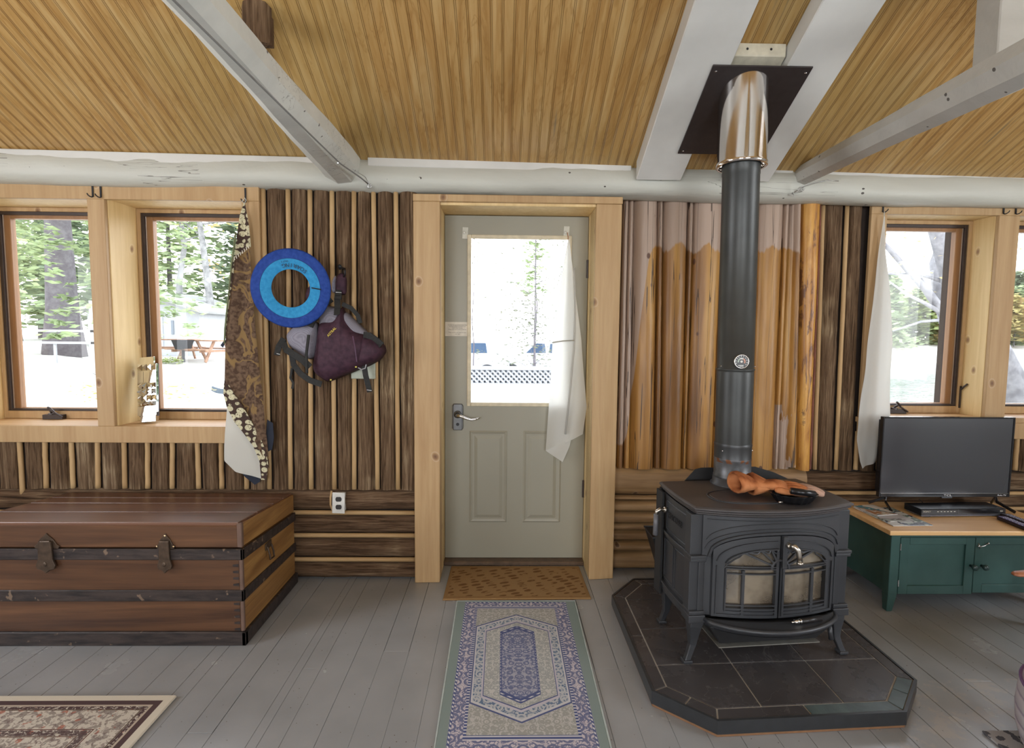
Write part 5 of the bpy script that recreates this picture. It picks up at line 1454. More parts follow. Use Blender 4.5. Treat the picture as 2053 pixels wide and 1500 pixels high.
c = g.mix(abs(f2).lt(.0045), c, NV); c = g.mix(abs(f2).lt(.003)*((x*300+y*300).sin().gt(.2)), c, IV)
c = g.mix(f2.gt(.0055), c, SG)
g.col(g.mix(g.noise(scale=5, detail=2).ss(.4, .7)*.10, c, (.3, .3, .3))); g.bump(g.noise(scale=400)*.6, .3, .002)
mb = MB(); mb.hexa([(-.205, 1.62, .001), (.361, 1.62, .001), (.373, 2.606, .001), (-.211, 2.606, .001)], [(-.203, 1.622, .0085), (.359, 1.622, .0085), (.371, 2.604, .0085), (-.209, 2.604, .0085)])
mb.build('pile', g.mat, rg, bevel=.002)
mb = MB(); mb.tube([(-.206, 1.62, .005), (.362, 1.62, .005), (.374, 2.607, .005), (-.212, 2.607, .005)], .0042, 6, closed=True); mb.build('bound_edge', plain('sage_binding', (.40, .45, .43), .9), rg)

g = G('cream_persian_rug', .95, 0, .05); x, y, z = g.xyz(); ax = abs(x); ay = abs(y)
HX, HY = .60, .65
CR = (.56, .51, .42)
n1 = g.vor(g.vec(x, y, 0), 40, rnd=.9); n2 = g.noise(g.vec(x, y, 1), 36, 3, .5, 1.0); n3 = g.noise(g.vec(x, y, 7), 24, 2); n4 = g.noise(g.vec(x, y, 11), 70, 2, .5, 1.2)
c = g.mix(n2.gt(.53)*.75, (.50, .45, .38), (.20, .17, .15)); c = g.mix(n3.gt(.58)*n1.lt(.42)*.85, c, (.36, .13, .09)); c = g.mix(n4.gt(.58)*.6, c, (.14, .09, .09)); c = g.mix(n1.lt(.10)*.7, c, (.16, .20, .18))
dd = (HX-ax).min(HY-ay)
dark = (.085, .055, .055)
def band(a, b, rep=0):
    m_ = dd.gt(a)*dd.lt(b)
    return m_*(n4.gt(.44)) if rep else m_
c = g.mix(band(.026, .052), c, dark); c = g.mix(band(.052, .060), c, (.42, .35, .28)); c = g.mix(band(.060, .075, 1), c, dark); c = g.mix(band(.076, .080), c, (.10, .07, .05))
c = g.mix(band(.170, .174), c, (.12, .06, .05)); c = g.mix(band(.176, .200, 1)*.9, c, dark); c = g.mix(band(.202, .206), c, (.14, .09, .07))
c = g.mix(dd.lt(.026+.004*1), c, CR)
g.col(c); g.bump(g.noise(scale=400), .3, .002)
mb = MB(); mb.box(-2.376, .606, .001, -1.176, 1.906, .011)
tag(mb.build('area_rug', g.mat, bevel=.003), 'cream and dark red persian area rug with plain cream edge, in front of the trunk', 'rug')
g = G('grey_woven_rug', .95, 0, .05); x, y, z = g.xyz(); n1 = g.noise(scale=26, detail=3); 
g.col(g.mix((n1.gt(.53)), (.34, .33, .33), (.09, .09, .10))); g.bump(g.noise(scale=300), .3, .002)
mb = MB(); mb.box(1.637, .75, .001, 2.7, 1.713, .009)
tag(mb.build('woven_rug', g.mat, bevel=.002), 'grey flecked woven rug corner at the picture edge beyond the hearth', 'rug')

# ------------------------------------------------------------------ gloves and fluted dish on the stove
TZ = HZ+.001+LT+.0045
g = G('tan_suede', .8, 0, .2); n_ = g.noise(scale=18, detail=4); n2 = g.noise(scale=9, detail=2)
g.col(g.ramp(n_*.6+n2*.4, [(.38, (.20, .055, .018)), (.5, (.40, .14, .05)), (.62, (.52, .21, .085))])); g.bump(n_, .4, .004); M['suede'] = g.mat
M['suede2'] = plain('pale_suede', (.42, .26, .19), .85, 0, .25, 20, .3)
def glove(name, label, base, ang, z, mat_hand, seedy=0, sp=1):
    t_ = thing(name, label, 'glove', base)
    Mz = Matrix.Translation(base) @ Matrix.Rotation(ang, 4, 'Z') 
    mb = MB(); mb.M = Mz
    L = [(0, .078, .040), (.016, .074, .041), (.05, .055, .030), (.09, .036, .019), (.115, .033, .017), (.14, .040, .020), (.17, .046, .021), (.20, .046, .019)]
    P = [(a, .006*math.sin(a*40+seedy), z+h*.9+.012*math.sin(a*14)) for a, w, h in L]
    n = 20; vs = []
    for (a, w, h), p in zip(L, P):
        for j in range(n):
            g_ = 2*PI*j/n; k = 1+.07*math.sin(3*g_+a*50+seedy)
            vs.append((p[0]+.008*math.sin(2*g_)*(a < .03), p[1]+w*math.cos(g_)*k, p[2]+h*math.sin(g_)*k))
    fs = [(i*n+j, i*n+(j+1) % n, (i+1)*n+(j+1) % n, (i+1)*n+j) for i in range(len(L)-1) for j in range(n)]
    fs.append(tuple((len(L)-1)*n+j for j in range(n)))
    # inner wall of the open cuff
    k0 = len(vs)
    for sc, dx in ((.86, 0.0), (.80, .03), (.5, .055)):
        for j in range(n):
            g_ = 2*PI*j/n; a, w, h = L[0]; vs.append((dx, P[0][1]+w*sc*math.cos(g_), P[0][2]+h*sc*math.sin(g_)))
    fs += [(j, k0+j, k0+(j+1) % n, (j+1) % n) for j in range(n)]
    for r_ in range(2): fs += [(k0+r_*n+j, k0+(r_+1)*n+j, k0+(r_+1)*n+(j+1) % n, k0+r_*n+(j+1) % n) for j in range(n)]
    fs.append(tuple(k0+2*n+j for j in range(n)))
    mb.add(vs, fs); mb.build('cuff_and_palm', M['suede'], t_, smooth=True)
    for i, (yy, ln, dz) in enumerate(((-.033, .062, .0), (-.011, .076, .004), (.012, .072, .003), (.033, .056, 0))):
        mb = MB(); mb.M = Mz; c = [(.188, yy*.8, z+.020), (.215, yy*1.02*sp, z+.024+dz), (.215+ln*.5, yy*1.1*sp, z+.022+dz), (.215+ln*.85, yy*1.12*sp, z+.014), (.215+ln, yy*1.12*sp, z+.010)]
        mb.tube(c, [.0125, .0135, .013, .012, .007], 12); mb.build('finger', mat_hand, t_, smooth=True, subsurf=1)
    mb = MB(); mb.M = Mz; mb.tube([(.145, -.030, z+.018), (.165, -.052, z+.016), (.192, -.062, z+.014), (.210, -.064, z+.012)], [.014, .014, .0125, .008], 12); mb.build('thumb', mat_hand, t_, smooth=True, subsurf=1)
    return t_
glove('work_glove', 'rust-brown suede work glove with flared open cuff on top of the stove', (.945, 2.135, TZ), R(-2), .020, M['suede'])
glove('work_glove', 'paler suede work glove lying beneath the rust-brown one, fingers toward the television', (1.015, 2.160, TZ), R(-6), .006, M['suede2'], 2, 1.1)
fd = thing('fluted_dish', 'small black fluted cast-iron dish holding a black handle on the stove top', 'dish', (1.145, 2.075, TZ))
M['blk_gloss'] = plain('black_seasoned_iron', (.015, .015, .017), .28, .4)
mb = MB(); n = 96; vs = []
for r_, z_, f in ((.045, 0, 0), (.058, .002, .6), (.070, .018, 1), (.080, .034, 1), (.083, .036, .6), (.078, .034, 1), (.066, .018, 1), (.052, .005, .6), (.03, .004, 0)):
    for j in range(n):
        a = 2*PI*j/n; rr_ = r_+f*.0032*math.cos(a*16); vs.append((1.145+rr_*1.1*math.cos(a), 2.06+rr_*.80*math.sin(a), TZ+z_))
k = 9; mb.add(vs, [(i*n+j, i*n+(j+1) % n, (i+1)*n+(j+1) % n, (i+1)*n+j) for i in range(k-1) for j in range(n)]+[tuple(range(n-1, -1, -1)), tuple((k-1)*n+j for j in range(n))])
mb.build('dish', M['blk_gloss'], fd, smooth=True)
ht = thing('spare_handle', 'shiny black cylindrical stove handle resting on the fluted dish', 'handle', (1.165, 2.03, TZ+.03))
mb = MB(); mb.tube([(1.118, 2.030, TZ+.052), (1.205, 2.018, TZ+.043)], .0125, 16); mb.build('grip', M['blk_gloss'], ht, smooth=True)
mb = MB(); mb.tube([(1.205, 2.018, TZ+.043), (1.2052, 2.0179, TZ+.0429)], .008, 12); mb.lathe([(.006, 0), (.006, .004)], (1.1180-.004, 2.0305, TZ+.0525), 10, 'x'); mb.build('end_hole', M['steel'], ht)

# ash bin behind the hearth
mb = MB(); n = 0
mb.hexa([(.885, 2.80, .001), (1.12, 2.80, .001), (1.12, 2.93, .001), (.885, 2.93, .001)], [(.802, 2.77, .268), (1.17, 2.77, .268), (1.17, 2.94, .268), (.802, 2.94, .268)])
ab = thing('ash_bin', 'black tapered metal ash bin on the floor behind the stove', 'bin', (1.0, 2.86, 0))
mb.build('bin_body', plain('black_sheet_metal', (.022, .024, .026), .5, .3), ab, bevel=.004)
mb = MB(); mb.tube([(.802, 2.77, .268), (1.17, 2.77, .268), (1.17, 2.94, .268), (.802, 2.94, .268)], .005, 6, closed=True); mb.build('rolled_rim', M['iron'], ab)

# ------------------------------------------------------------------ television cabinet
g = G('forest_green_paint', .42); n_ = g.noise(scale=10, detail=3)
g.col(g.ramp(n_, [(.3, (.022, .062, .055)), (.7, (.032, .080, .070))])); g.bump(g.noise(scale=90), .05, .002); M['green'] = g.mat
M['oak'] = wood('light_pine_top', (.58, .34, .14), (.78, .52, .26), 'x', .35, 0, (.3, .14, .06), scale=.8, bump=.05, seed=31)
cb = thing('tv_cabinet', 'dark green painted low cabinet with pale wood top carrying the television', 'cabinet', (2.30, 2.72, 0))
cx0, cx1, cy0, cy1, ct = 1.885, 2.76, 2.512, 2.935, .408
mb = MB(); mb.box(cx0-.018, cy0-.014, ct-.022, cx1+.02, cy1+.02, ct); mb.build('cabinet_top', M['oak'], cb, bevel=.003, seg=2)
mb = MB()
mb.box(cx0+.01, cy0+.03, .085, cx0+.028, cy1-.02, ct-.022); mb.box(cx1-.03, cy0+.02, .085, cx1-.01, cy1-.02, ct-.022); mb.box(cx0+.02, cy1-.03, .085, cx1-.02, cy1-.015, ct-.022); mb.box(cx0+.02, cy0+.03, .085, cx1-.02, cy1-.02, .10); mb.box(cx0+.02, cy0+.004, ct-.036, cx1-.02, cy0+.03, ct-.022)
mb.build('cabinet_body', M['green'], cb)
for x_, s_ in ((cx0, 1), (cx1, -1)):
    for y_, q_ in ((cy0, 1), (cy1, -1)):
        mb = MB(); a, b = sorted((x_, x_+s_*.045)); a2, b2 = sorted((x_+s_*.001, x_+s_*.028)); c0, c1 = sorted((y_, y_+q_*.045))
        mb.box(a, c0, .085, b, c1, ct-.022); mb.hexa([(a2, c0+.004, 0), (b2, c0+.004, 0), (b2, c1-.010, 0), (a2, c1-.010, 0)], [(a, c0, .085), (b, c0, .085), (b, c1, .085), (a, c1, .085)])
        mb.build('leg', M['green'], cb, bevel=.002)
def cdoor(x0, x1, z0, knobx):
    mb = MB(); z1 = ct-.038; y = cy0+.001
    ring(mb, x0, x1, z0, z1, .044, y, y+.018, wb_=.042, wt=.034); mb.box(x0+.03, y+.008, z0+.03, x1-.03, y+.014, z1-.03)
    d = mb.build('cabinet_door', M['green'], cb, bevel=.0015)
    mb = MB(); mb.lathe([(.006, 0), (.006, -.012), (.012, -.018), (.0145, -.026), (.011, -.033), (0.001, -.035)], (knobx, y, .232), 18, 'y'); mb.build('knob', plain('green_black_knob', (.02, .045, .042), .3), d, smooth=True)
    return d
dA = cdoor(cx0+.048, 2.298, .088, 2.287-.004); dB = cdoor(2.301, cx1-.047, .095, 2.336)
for z_ in (.325, .145):
    mb = MB(); mb.tube([(cx0+.0465, cy0-.001, z_-.016), (cx0+.0465, cy0-.001, z_+.016)], .003, 8); mb.build('hinge', M['steel'], dA)
mb = MB(); mb.tube([(2.305, cy0-.003, .332), (2.32, cy0-.008, .330), (2.34, cy0-.006, .334), (2.36, cy0-.002, .345)], .0022, 6); mb.tube([(2.312, cy0, .345), (2.314, cy0-.008, .330), (2.318, cy0-.004, .318)], .002, 6); mb.ball((2.36, cy0-.002, .344), .005, n=8, m=6)
mb.build('hook_latch', M['steel'], dB, smooth=True)

# television
M['bezel'] = plain('black_bezel', (.012, .012, .014), .18, 0, .02)
tv = thing('television', 'flat black television with reflective blank screen standing on the green cabinet', 'television', (2.39, 2.84, ct+.001))
a0, a1, b0, b1, yt = 2.028, 2.750, .478, .912, 2.822
RTv = Matrix.Translation((2.39, yt, 0)) @ Matrix.Rotation(R(.6), 4, 'Z') @ Matrix.Translation((-2.39, -yt, 0))
mb = MB(); mb.M = RTv; ring(mb, a0, a1, b0, b1, .008, yt-.004, yt+.02, wb_=.020, wt=.008); mb.box(a0+.01, yt+.02, b0+.02, a1-.01, yt+.045, b1-.02); mb.box(a0+.08, yt+.04, b0+.01, a1-.08, yt+.07, b0+.26)
mb.build('bezel', M['bezel'], tv, bevel=.0015)
g = G('dark_screen', .2, 0, 1.0); g.col((.030, .033, .040)); M['screen'] = g.mat
mb = MB(); mb.M = RTv; mb.box(a0+.007, yt, b0+.019, a1-.007, yt+.01, b1-.007); sc_ = mb.build('screen', M['screen'], tv)
mb = MB(); mb.M = RTv; mb.obox(((a0+a1)/2, yt-.0045, b0+.0195), (a1-a0-.02, .001, .0012)); mb.build('lower_lip', M['steel'], sc_)
mb = MB(); mb.text('TCL', .020, Matrix(((1.25, 0, 0, 2.405), (0, 0, -1, yt-.0052), (0, .8, 0, b0+.0092), (0, 0, 0, 1))), .0003); mb.text('Roku TV', .013, Matrix(((1.0, 0, 0, 2.705), (0, 0, -1, yt-.0015), (0, .9, 0, b0+.0095), (0, 0, 0, 1))), .0003)
mb.build('logo', plain('logo_white', (.7, .7, .72), .4), tv)
mb = MB(); mb.box(2.375, yt-.002, b0-.008, 2.435, yt+.02, b0+.002); mb.build('sensor_tab', M['bezel'], tv, bevel=.002)
for fx0, s_ in ((2.09, -1), (2.68, 1)):
    mb = MB(); z0_ = ct+.0095
    mb.bar([(fx0, yt+.015, b0+.01), (fx0+s_*.012, yt+.01, z0_+.03), (fx0+s_*.035, yt-.075, z0_)], .008, .016, up=(0, 0, 1))
    mb.bar([(fx0+s_*.008, yt+.02, b0-.01), (fx0-s_*-.05, yt+.085, z0_)], .008, .014, up=(0, 0, 1))
    mb.build('foot', M['bezel'], tv, bevel=.002)
mb = MB(); mb.tube([(2.45, 2.87, ct+.02), (2.55, 2.84, ct+.006), (2.60, 2.80, ct+.004), (2.66, 2.74, ct+.004)], .0022, 6); mb.tube([(2.30, 2.88, ct+.04), (2.34, 2.88, ct+.004), (2.48, 2.87, ct+.004)], .002, 6); mb.build('cable', M['web'], tv)

# disc player
dv = thing('disc_player', 'slim black disc player lying in front of the television', 'disc player', (2.395, 2.78, ct+.001))
DM = Matrix.Translation((2.395, 2.705, 0)) @ Matrix.Rotation(R(2.2), 4, 'Z') @ Matrix.Translation((-2.395, -2.705, 0))
p0, p1, q0, q1 = 2.166, 2.626, 2.700, 2.795
mb = MB(); mb.M = DM; mb.box(p0, q0+.004, ct+.009, p1, q1+.02, ct+.043); mb.build('case', plain('blue_black_metal', (.018, .024, .032), .25, .5), dv, bevel=.002)
mb = MB(); mb.M = DM; mb.box(p0, q0, ct+.014, p1, q0+.005, ct+.041); fa = mb.build('front_panel', M['bezel'], dv, bevel=.001)
mb = MB(); mb.M = DM; mb.box(p0+.002, q0+.001, ct+.006, p1-.002, q0+.10, ct+.013); mb.build('base_rail', plain('grey_trim', (.10, .10, .12), .35), dv)
mb = MB(); mb.M = DM; mb.box(p0+.03, q0+.01, ct, p0+.06, q0+.04, ct+.008); mb.box(p1-.06, q0+.01, ct, p1-.03, q0+.04, ct+.008); mb.build('feet', M['web'], dv)
mb = MB(); mb.text('SONY', .014, DM @ Matrix(((1.15, 0, 0, p0+.030), (0, 0, -1, q0-.0006), (0, .9, 0, ct+.031), (0, 0, 0, 1))), .0003)
mb.M = DM
for i in range(6): mb.box(p0+.085+i*.018, q0-.0006, ct+.029, p0+.094+i*.018, q0, ct+.032)
mb.M = None; mb.text('BD', .011, DM @ Matrix(((1.1, 0, 0, p1-.025), (0, 0, -1, q0-.0006), (0, .8, 0, ct+.030), (0, 0, 0, 1))), .0003)
mb.build('front_markings', plain('logo_white2', (.62, .60, .52), .4), fa)
mb = MB(); mb.M = DM; mb.box(p0+.20, q0-.0005, ct+.016, p0+.202, q0, ct+.040); mb.box(p0+.20, q0-.0008, ct+.0175, p1-.005, q0, ct+.019); mb.build('tray_slot', plain('dull_slot', (.08, .08, .08), .3), fa)

# magazines
def mag(x, y, w, l, rz, z, t, cols, label, seed):
    m_ = thing('magazine', label, 'magazine', (x, y, z), group=None)
    MM = Matrix.Translation((x, y, z)) @ Matrix.Rotation(rz, 4, 'Z')
    mb = MB(); mb.M = MM; mb.box(-w/2+.001, -l/2+.001, 0.0003, w/2-.001, l/2-.001, t-.0004); mb.build('pages', plain('paper_edges', (.52, .50, .48), .7), m_)
    g = G('magazine_cover_%d' % seed, .25); v = g.vor(g.map((1.2, 1, 1), loc=(seed, seed, 0)), 11, out=1); n_ = g.noise(g.map((1, 1, 1), loc=(0, seed, 0)), 8, 3)
    bl = g.ramp(n_, [(.30+.06*i, c) for i, c in enumerate(cols)], 'CONSTANT'); x_, y_, z_ = g.xyz()
    edge = (abs(x_)).gt(.5); g.col(bl)
    mb = MB(); mb.M = MM; mb.box(-w/2, -l/2, t-.0005, w/2, l/2, t); mb.build('cover', g.mat, m_)
    return m_
mz = ct+.0008
mag(2.022, 2.70, .205, .275, R(2), mz, .0045, [(.5, .5, .5), (.10, .13, .10), (.35, .42, .40), (.04, .05, .09), (.55, .56, .55)], 'glossy magazine at the bottom of the pile, with white border and blue corner', 1)
mag(1.995, 2.735, .14, .235, R(9), mz+.0046, .004, [(.20, .16, .18), (.08, .09, .08), (.38, .42, .38), (.15, .13, .12), (.42, .40, .40)], 'dark magazine sandwiched in the middle of the pile beside the television', 2)
mag(1.985, 2.775, .125, .155, R(10), mz+.0087, .004, [(.36, .18, .09), (.50, .44, .36), (.25, .13, .08), (.10, .22, .26), (.60, .55, .5)], 'small brown and orange leaflet topmost on the magazine pile', 3)
mag(2.045, 2.650, .12, .10, R(4), mz+.0048, .003, [(.45, .50, .46), (.12, .17, .14), (.5, .55, .5), (.10, .10, .10), (.4, .42, .42)], 'pale green folded leaflet on the near end of the magazine pile', 4)

# remotes
def remote(x, y, rz, face, label):
    r_ = thing('remote_control', label, 'remote control', (x, y, ct+.001))
    MM = Matrix.Translation((x, y, ct+.001)) @ Matrix.Rotation(rz, 4, 'Z')
    mb = MB(); mb.M = MM; mb.box(-.023, -.10, .001, .023, .09, .018); mb.build('shell', plain('remote_black', (.022, .012, .014), .35), r_, bevel=.007, seg=3)
    mb = MB(); mb.M = MM; mb.box(-.019, -.095, .0178, .019, .085, .0192); f_ = mb.build('face_plate', face, r_, bevel=.001)
    mb = MB(); mb.M = MM
    for i in range(9):
        for j in range(3): mb.box(-.014+j*.010, -.085+i*.018, .019, -.007+j*.010, -.078+i*.018, .0212)
    mb.build('buttons', plain('remote_button', (.25, .25, .32), .4), f_)
remote(2.612, 2.615, R(-2), plain('remote_face_dark', (.09, .09, .12), .3), 'black remote control on the cabinet, nearer the disc player and wall')
remote(2.552, 2.575, R(-4), plain('remote_face_violet', (.16, .14, .30), .25), 'black remote control with violet face, nearer the cabinet front edge')  # violet is the base colour of this face plate

# chair and footstool at the edge of the picture
M['cherry'] = wood('reddish_chair_wood', (.20, .065, .03), (.38, .15, .075), 'z', .35, seed=41)
ch2 = thing('wooden_chair', 'reddish wooden chair of which one arm tip and one leg show by the cabinet', 'chair', (2.47, 2.0, 0), R(45), local=True)
mb = MB(); k = .215
mb.prism([(-k, -k), (k, -k), (k, k), (-k, k)], lambda a, b, d: (a, b, d), .404, .420); mb.build('seat', M['cherry'], ch2, bevel=.007, seg=3)
for a, b in ((-1, 1), (1, 1), (-1, -1), (1, -1)):
    mb = MB(); mb.tube([(a*.10, b*.10, .41), (a*.20, b*.20, .20), (a*.262, b*.262, .03), (a*.27, b*.27, 0)], [.016, .021, .015, .015], 12); mb.build('leg', M['cherry'], ch2, smooth=True)
cw = lambda X, Y, Z: ((X-2.47)*math.cos(R(45))+(Y-2.0)*math.sin(R(45)), -(X-2.47)*math.sin(R(45))+(Y-2.0)*math.cos(R(45)), Z)
mb = MB(); mb.tube([cw(1.988, 2.0, .424), cw(2.0, 2.0, .425), cw(2.06, 2.0, .427), cw(2.50, 2.0, .44)], [.010, .018, .024, .026], 12, flat=(.5, 1.0), up=(0, 0, 1)); mb.build('armrest', M['cherry'], ch2, smooth=True)
mb = MB(); mb.tube([(-.215, -.215, .16), (-.215, .215, .16)], .010, 10); mb.tube([(-.215, .215, .16), (.215, .215, .16)], .010, 10); mb.tube([(.215, .215, .16), (.215, -.215, .16)], .010, 10); mb.build('stretcher', M['cherry'], ch2, smooth=True)
mb = MB()
for i in range(5): mb.tube([(.19, -.14+.07*i, .42), (.24, -.16+.08*i, .85)], .008, 8)
mb.tube([(.24, -.19, .86), (.255, 0, .88), (.24, .19, .86)], .022, 10, flat=(1, .5)); mb.build('backrest', M['cherry'], ch2, smooth=True)
ps = thing('round_footstool', 'round quilted footstool with mauve piping, cut off at the picture edge', 'footstool', (1.915, 1.50, .01))
g = G('quilted_cotton', .9, 0, .1); x, y, z = g.xyz(); g.col(g.ramp(abs((z*70).sin()), [(.0, (.36, .30, .38)), (.5, (.56, .52, .55))])); g.bump(abs((z*70).sin()), .5, .01)
mb = MB(); R0 = .27; mb.lathe([(R0-.05, .0), (R0-.015, .02), (R0, .07), (R0+.004, .13), (R0, .19), (R0-.015, .235), (R0-.05, .255), (0.001, .265)], (1.915, 1.50, .010), 48); mb.build('cushion', g.mat, ps, smooth=True)
mb = MB(); mb.tube([(1.915+(R0-.006)*math.cos(t), 1.50+(R0-.006)*math.sin(t), .228) for t in [2*PI*i/60 for i in range(60)]], .005, 6, closed=True); mb.build('piping', plain('mauve_piping', (.16, .09, .22), .8), ps)
# ------------------------------------------------------------------ outdoors
def sst(a, b, x): t = max(0, min(1, (x-a)/(b-a))); return t*t*(3-2*t)
def gz(x, y):
    k = -x/max(y, 1)
    z = -.35+.55*sst(8, 20, y)*sst(.2, .45, k)+.55*sst(7, 15, y)*sst(.70, .78, k)+.25*sst(9, 16, y)*sst(-.4, -.1, k)*(1-sst(.2, .45, k))
    r_ = sst(.42, .60, -k)
    z = z*(1-r_)+r_*(-.35-2.1*sst(7, 14, y)+2.6*sst(66, 74, y))
    return z+.05*noise.noise(Vector((x*.3, y*.3, 0)))
def outmat(name, c1, c2, scale=3, rough=.95):
    g = G(name, rough, 0, .1); g.col(g.ramp(g.noise(scale=scale, detail=5, rough=.65), [(.35, c1), (.65, c2)])); return g.mat
M['gravel'] = outmat('pale_gravel', (.42, .40, .36), (.55, .54, .50), .6)
mb = MB()
NX, NY = 70, 60
mb.grid(lambda u, v: (lambda y: (lambda x: (x, y, gz(x, y)))((u-.5)*2*(1.3*y+6)))(3.42+(v**2.2)*90), NX, NY)
gd = mb.build('ground', M['gravel'], smooth=True); gd['kind'] = 'structure'
mb = MB(); mb.box(4, 9, -2.06, 110, 78, -2.0)
g = G('river_water', .06, 0, .6); g.col((.10, .13, .12)); g.bump(g.noise(g.map((.5, 3, 1)), 1.3, 4), .5, .06)
wt = tag(mb.build('river', g.mat), 'calm pale river seen through the window beside the television', 'river')
def leafmat(name, a, b, c): 
    g = G(name, .8, 0, .2)
    g.col(g.ramp(g.noise(scale=.9, detail=4, rough=.7), [(.3, a), (.5, b), (.7, c)]))
    t = g.t; out = t.nodes['Material Output']; tr = t.nodes.new('ShaderNodeBsdfTranslucent'); mx = t.nodes.new('ShaderNodeMixShader'); mx.inputs[0].default_value = .4
    t.links.new(g.b.inputs['Base Color'].links[0].from_socket, tr.inputs[0]); t.links.new(g.b.outputs[0], mx.inputs[1]); t.links.new(tr.outputs[0], mx.inputs[2]); t.links.new(mx.outputs[0], out.inputs[0])
    return g.mat
M['needle'] = leafmat('spruce_needles', (.17, .22, .12), (.29, .36, .19), (.46, .52, .31))
M['needle_d'] = leafmat('dark_spruce_needles', (.12, .16, .11), (.21, .27, .17), (.36, .42, .27))
M['leafy'] = leafmat('pale_green_leaves', (.20, .27, .10), (.34, .40, .17), (.50, .52, .28))
M['autumn'] = leafmat('yellow_leaves', (.30, .28, .10), (.46, .38, .15), (.55, .38, .22))
M['dimleaf'] = leafmat('grey_green_leaves', (.10, .12, .08), (.16, .17, .12), (.24, .22, .17))
M['tbark'] = outmat('tree_bark', (.10, .09, .10), (.16, .15, .16), 6)
M['lbark'] = outmat('pale_tree_bark', (.13, .13, .14), (.25, .25, .26), 5)
M['birch'] = outmat('birch_bark', (.10, .10, .10), (.30, .30, .29), 2.2)
def leaves(mb, cents, n, spread, size, rg, flat=.5):
    for c in cents:
        k = n if isinstance(n, int) else rg.randint(*n)
        for _ in range(k):
            p = Vector(c[:3])+Vector((rg.gauss(0, spread), rg.gauss(0, spread), rg.gauss(0, spread*flat)))
            s = size*rg.uniform(.6, 1.4); a = rg.uniform(0, 2*PI); t = rg.uniform(-.9, .9)
            u = Vector((math.cos(a), math.sin(a), .3*t))*s; w = Vector((-math.sin(a)*math.cos(t), math.cos(a)*math.cos(t), math.sin(t)))*s*.45
            mb.add([p-u, p+w, p+u, p-w], [(0, 1, 2, 3)])
def conifer(x, y, h, r, label, mat, group=None, n=12, seed=0, base=.15, trunk=.02, sz=.22, tm=None, per=(3, 5)):
    rg_ = random.Random(seed); z0 = gz(x, y)-.1
    t_ = thing('conifer', label, 'tree', (x, y, z0), group=group)
    mb = MB(); mb.tube([(x, y, z0+h*i/8) for i in range(9)], [max(.02, h*trunk*(1-.85*i/8)*(1.25 if i == 0 else 1)) for i in range(9)], 10); mb.build('trunk', tm or M['tbark'], t_, smooth=True)
    mb = MB(); cents = []
    lv = int(h*2.4)
    for i in range(lv):
        f = base+(1-base)*i/lv; rad = r*(1-f)**.8*rg_.uniform(.8, 1.15)+.1
        for j in range(n):
            a = rg_.uniform(0, 2*PI)
            for q in (.35, .7, 1.0):
                if rg_.random() < .8: cents.append((x+rad*q*math.cos(a), y+rad*q*math.sin(a), z0+h*f-rad*q*.28))
    leaves(mb, cents, per, sz*.9, sz, rg_, .45); mb.build('foliage', mat, t_)
    return t_
def broadleaf(x, y, h, r, label, mat, bark, group=None, seed=0, dens=60, sz=.12, tr=.02, lean=0, bare=.35, per=(5, 9), name='broadleaf_tree'):
    rg_ = random.Random(seed); z0 = gz(x, y)-.1
    t_ = thing(name, label, 'tree', (x, y, z0), group=group)
    mb = MB(); top = Vector((x+lean, y, z0+h*.9)); P = [Vector((x, y, z0)).lerp(top, i/6)+Vector((rg_.uniform(-.04, .04)*h*.3, 0, 0)) for i in range(7)]
    mb.tube(P, [h*tr*(1-.75*i/6) for i in range(7)], 9); cents = []
    for _ in range(dens//5):
        f = rg_.uniform(bare, .95); p = Vector((x, y, z0)).lerp(top, f); a = rg_.uniform(0, 2*PI); L = r*rg_.uniform(.5, 1)*(1.1-f*.5)
        e = p+Vector((math.cos(a)*L, math.sin(a)*L, L*rg_.uniform(.1, .7)))
        mb.tube([p, p.lerp(e, .5)+Vector((0, 0, L*.06)), e], [h*tr*.28, h*tr*.17, h*tr*.06], 5)
        for q in (.4, .6, .8, .95, 1.05): cents.append(tuple(p.lerp(e, q)+Vector((rg_.gauss(0, r*.12), rg_.gauss(0, r*.12), rg_.gauss(0, r*.12)))))
    mb.build('trunk', bark, t_, smooth=True)
    mb = MB(); leaves(mb, cents, per, r*.13, sz, rg_, .8); mb.build('foliage', mat, t_)
    return t_
# behind the window surrounds at the trunk side
bp = conifer(-12.7, 16.0, 11, 4.6, 'big spruce with a thick grey trunk, seen through the leftmost window', M['needle'], n=17, seed=1, base=.15, trunk=.040, sz=.13, per=(8, 12))
for i, (x, y, h, r, kind, sd, lb) in enumerate([
    (-24.5, 30, 13, 4.2, 0, 11, 'dense spruce filling the background behind the big grey trunk'),
    (-21.2, 27, 12, 3.6, 1, 12, 'darker spruce just off the shoulder of the big grey trunk'),
    (-19.8, 33, 14, 4.4, 0, 13, 'tall spruce rising over the roof of the white cabin'),
    (-15.9, 34, 11, 3.2, 1, 14, 'dark spruce rising behind the white cabin'),
    (-13.6, 33, 9, 2.4, 1, 15, 'low dark spruce at the wall end of the white cabin'),
    (-11.5, 36, 8.5, 3.2, 0, 16, 'spruce partly hidden by the batik cloth')]):
    conifer(x, y, h, r, lb, (M['needle'], M['needle_d'])[kind], n=10, seed=sd, sz=.30, trunk=.013)
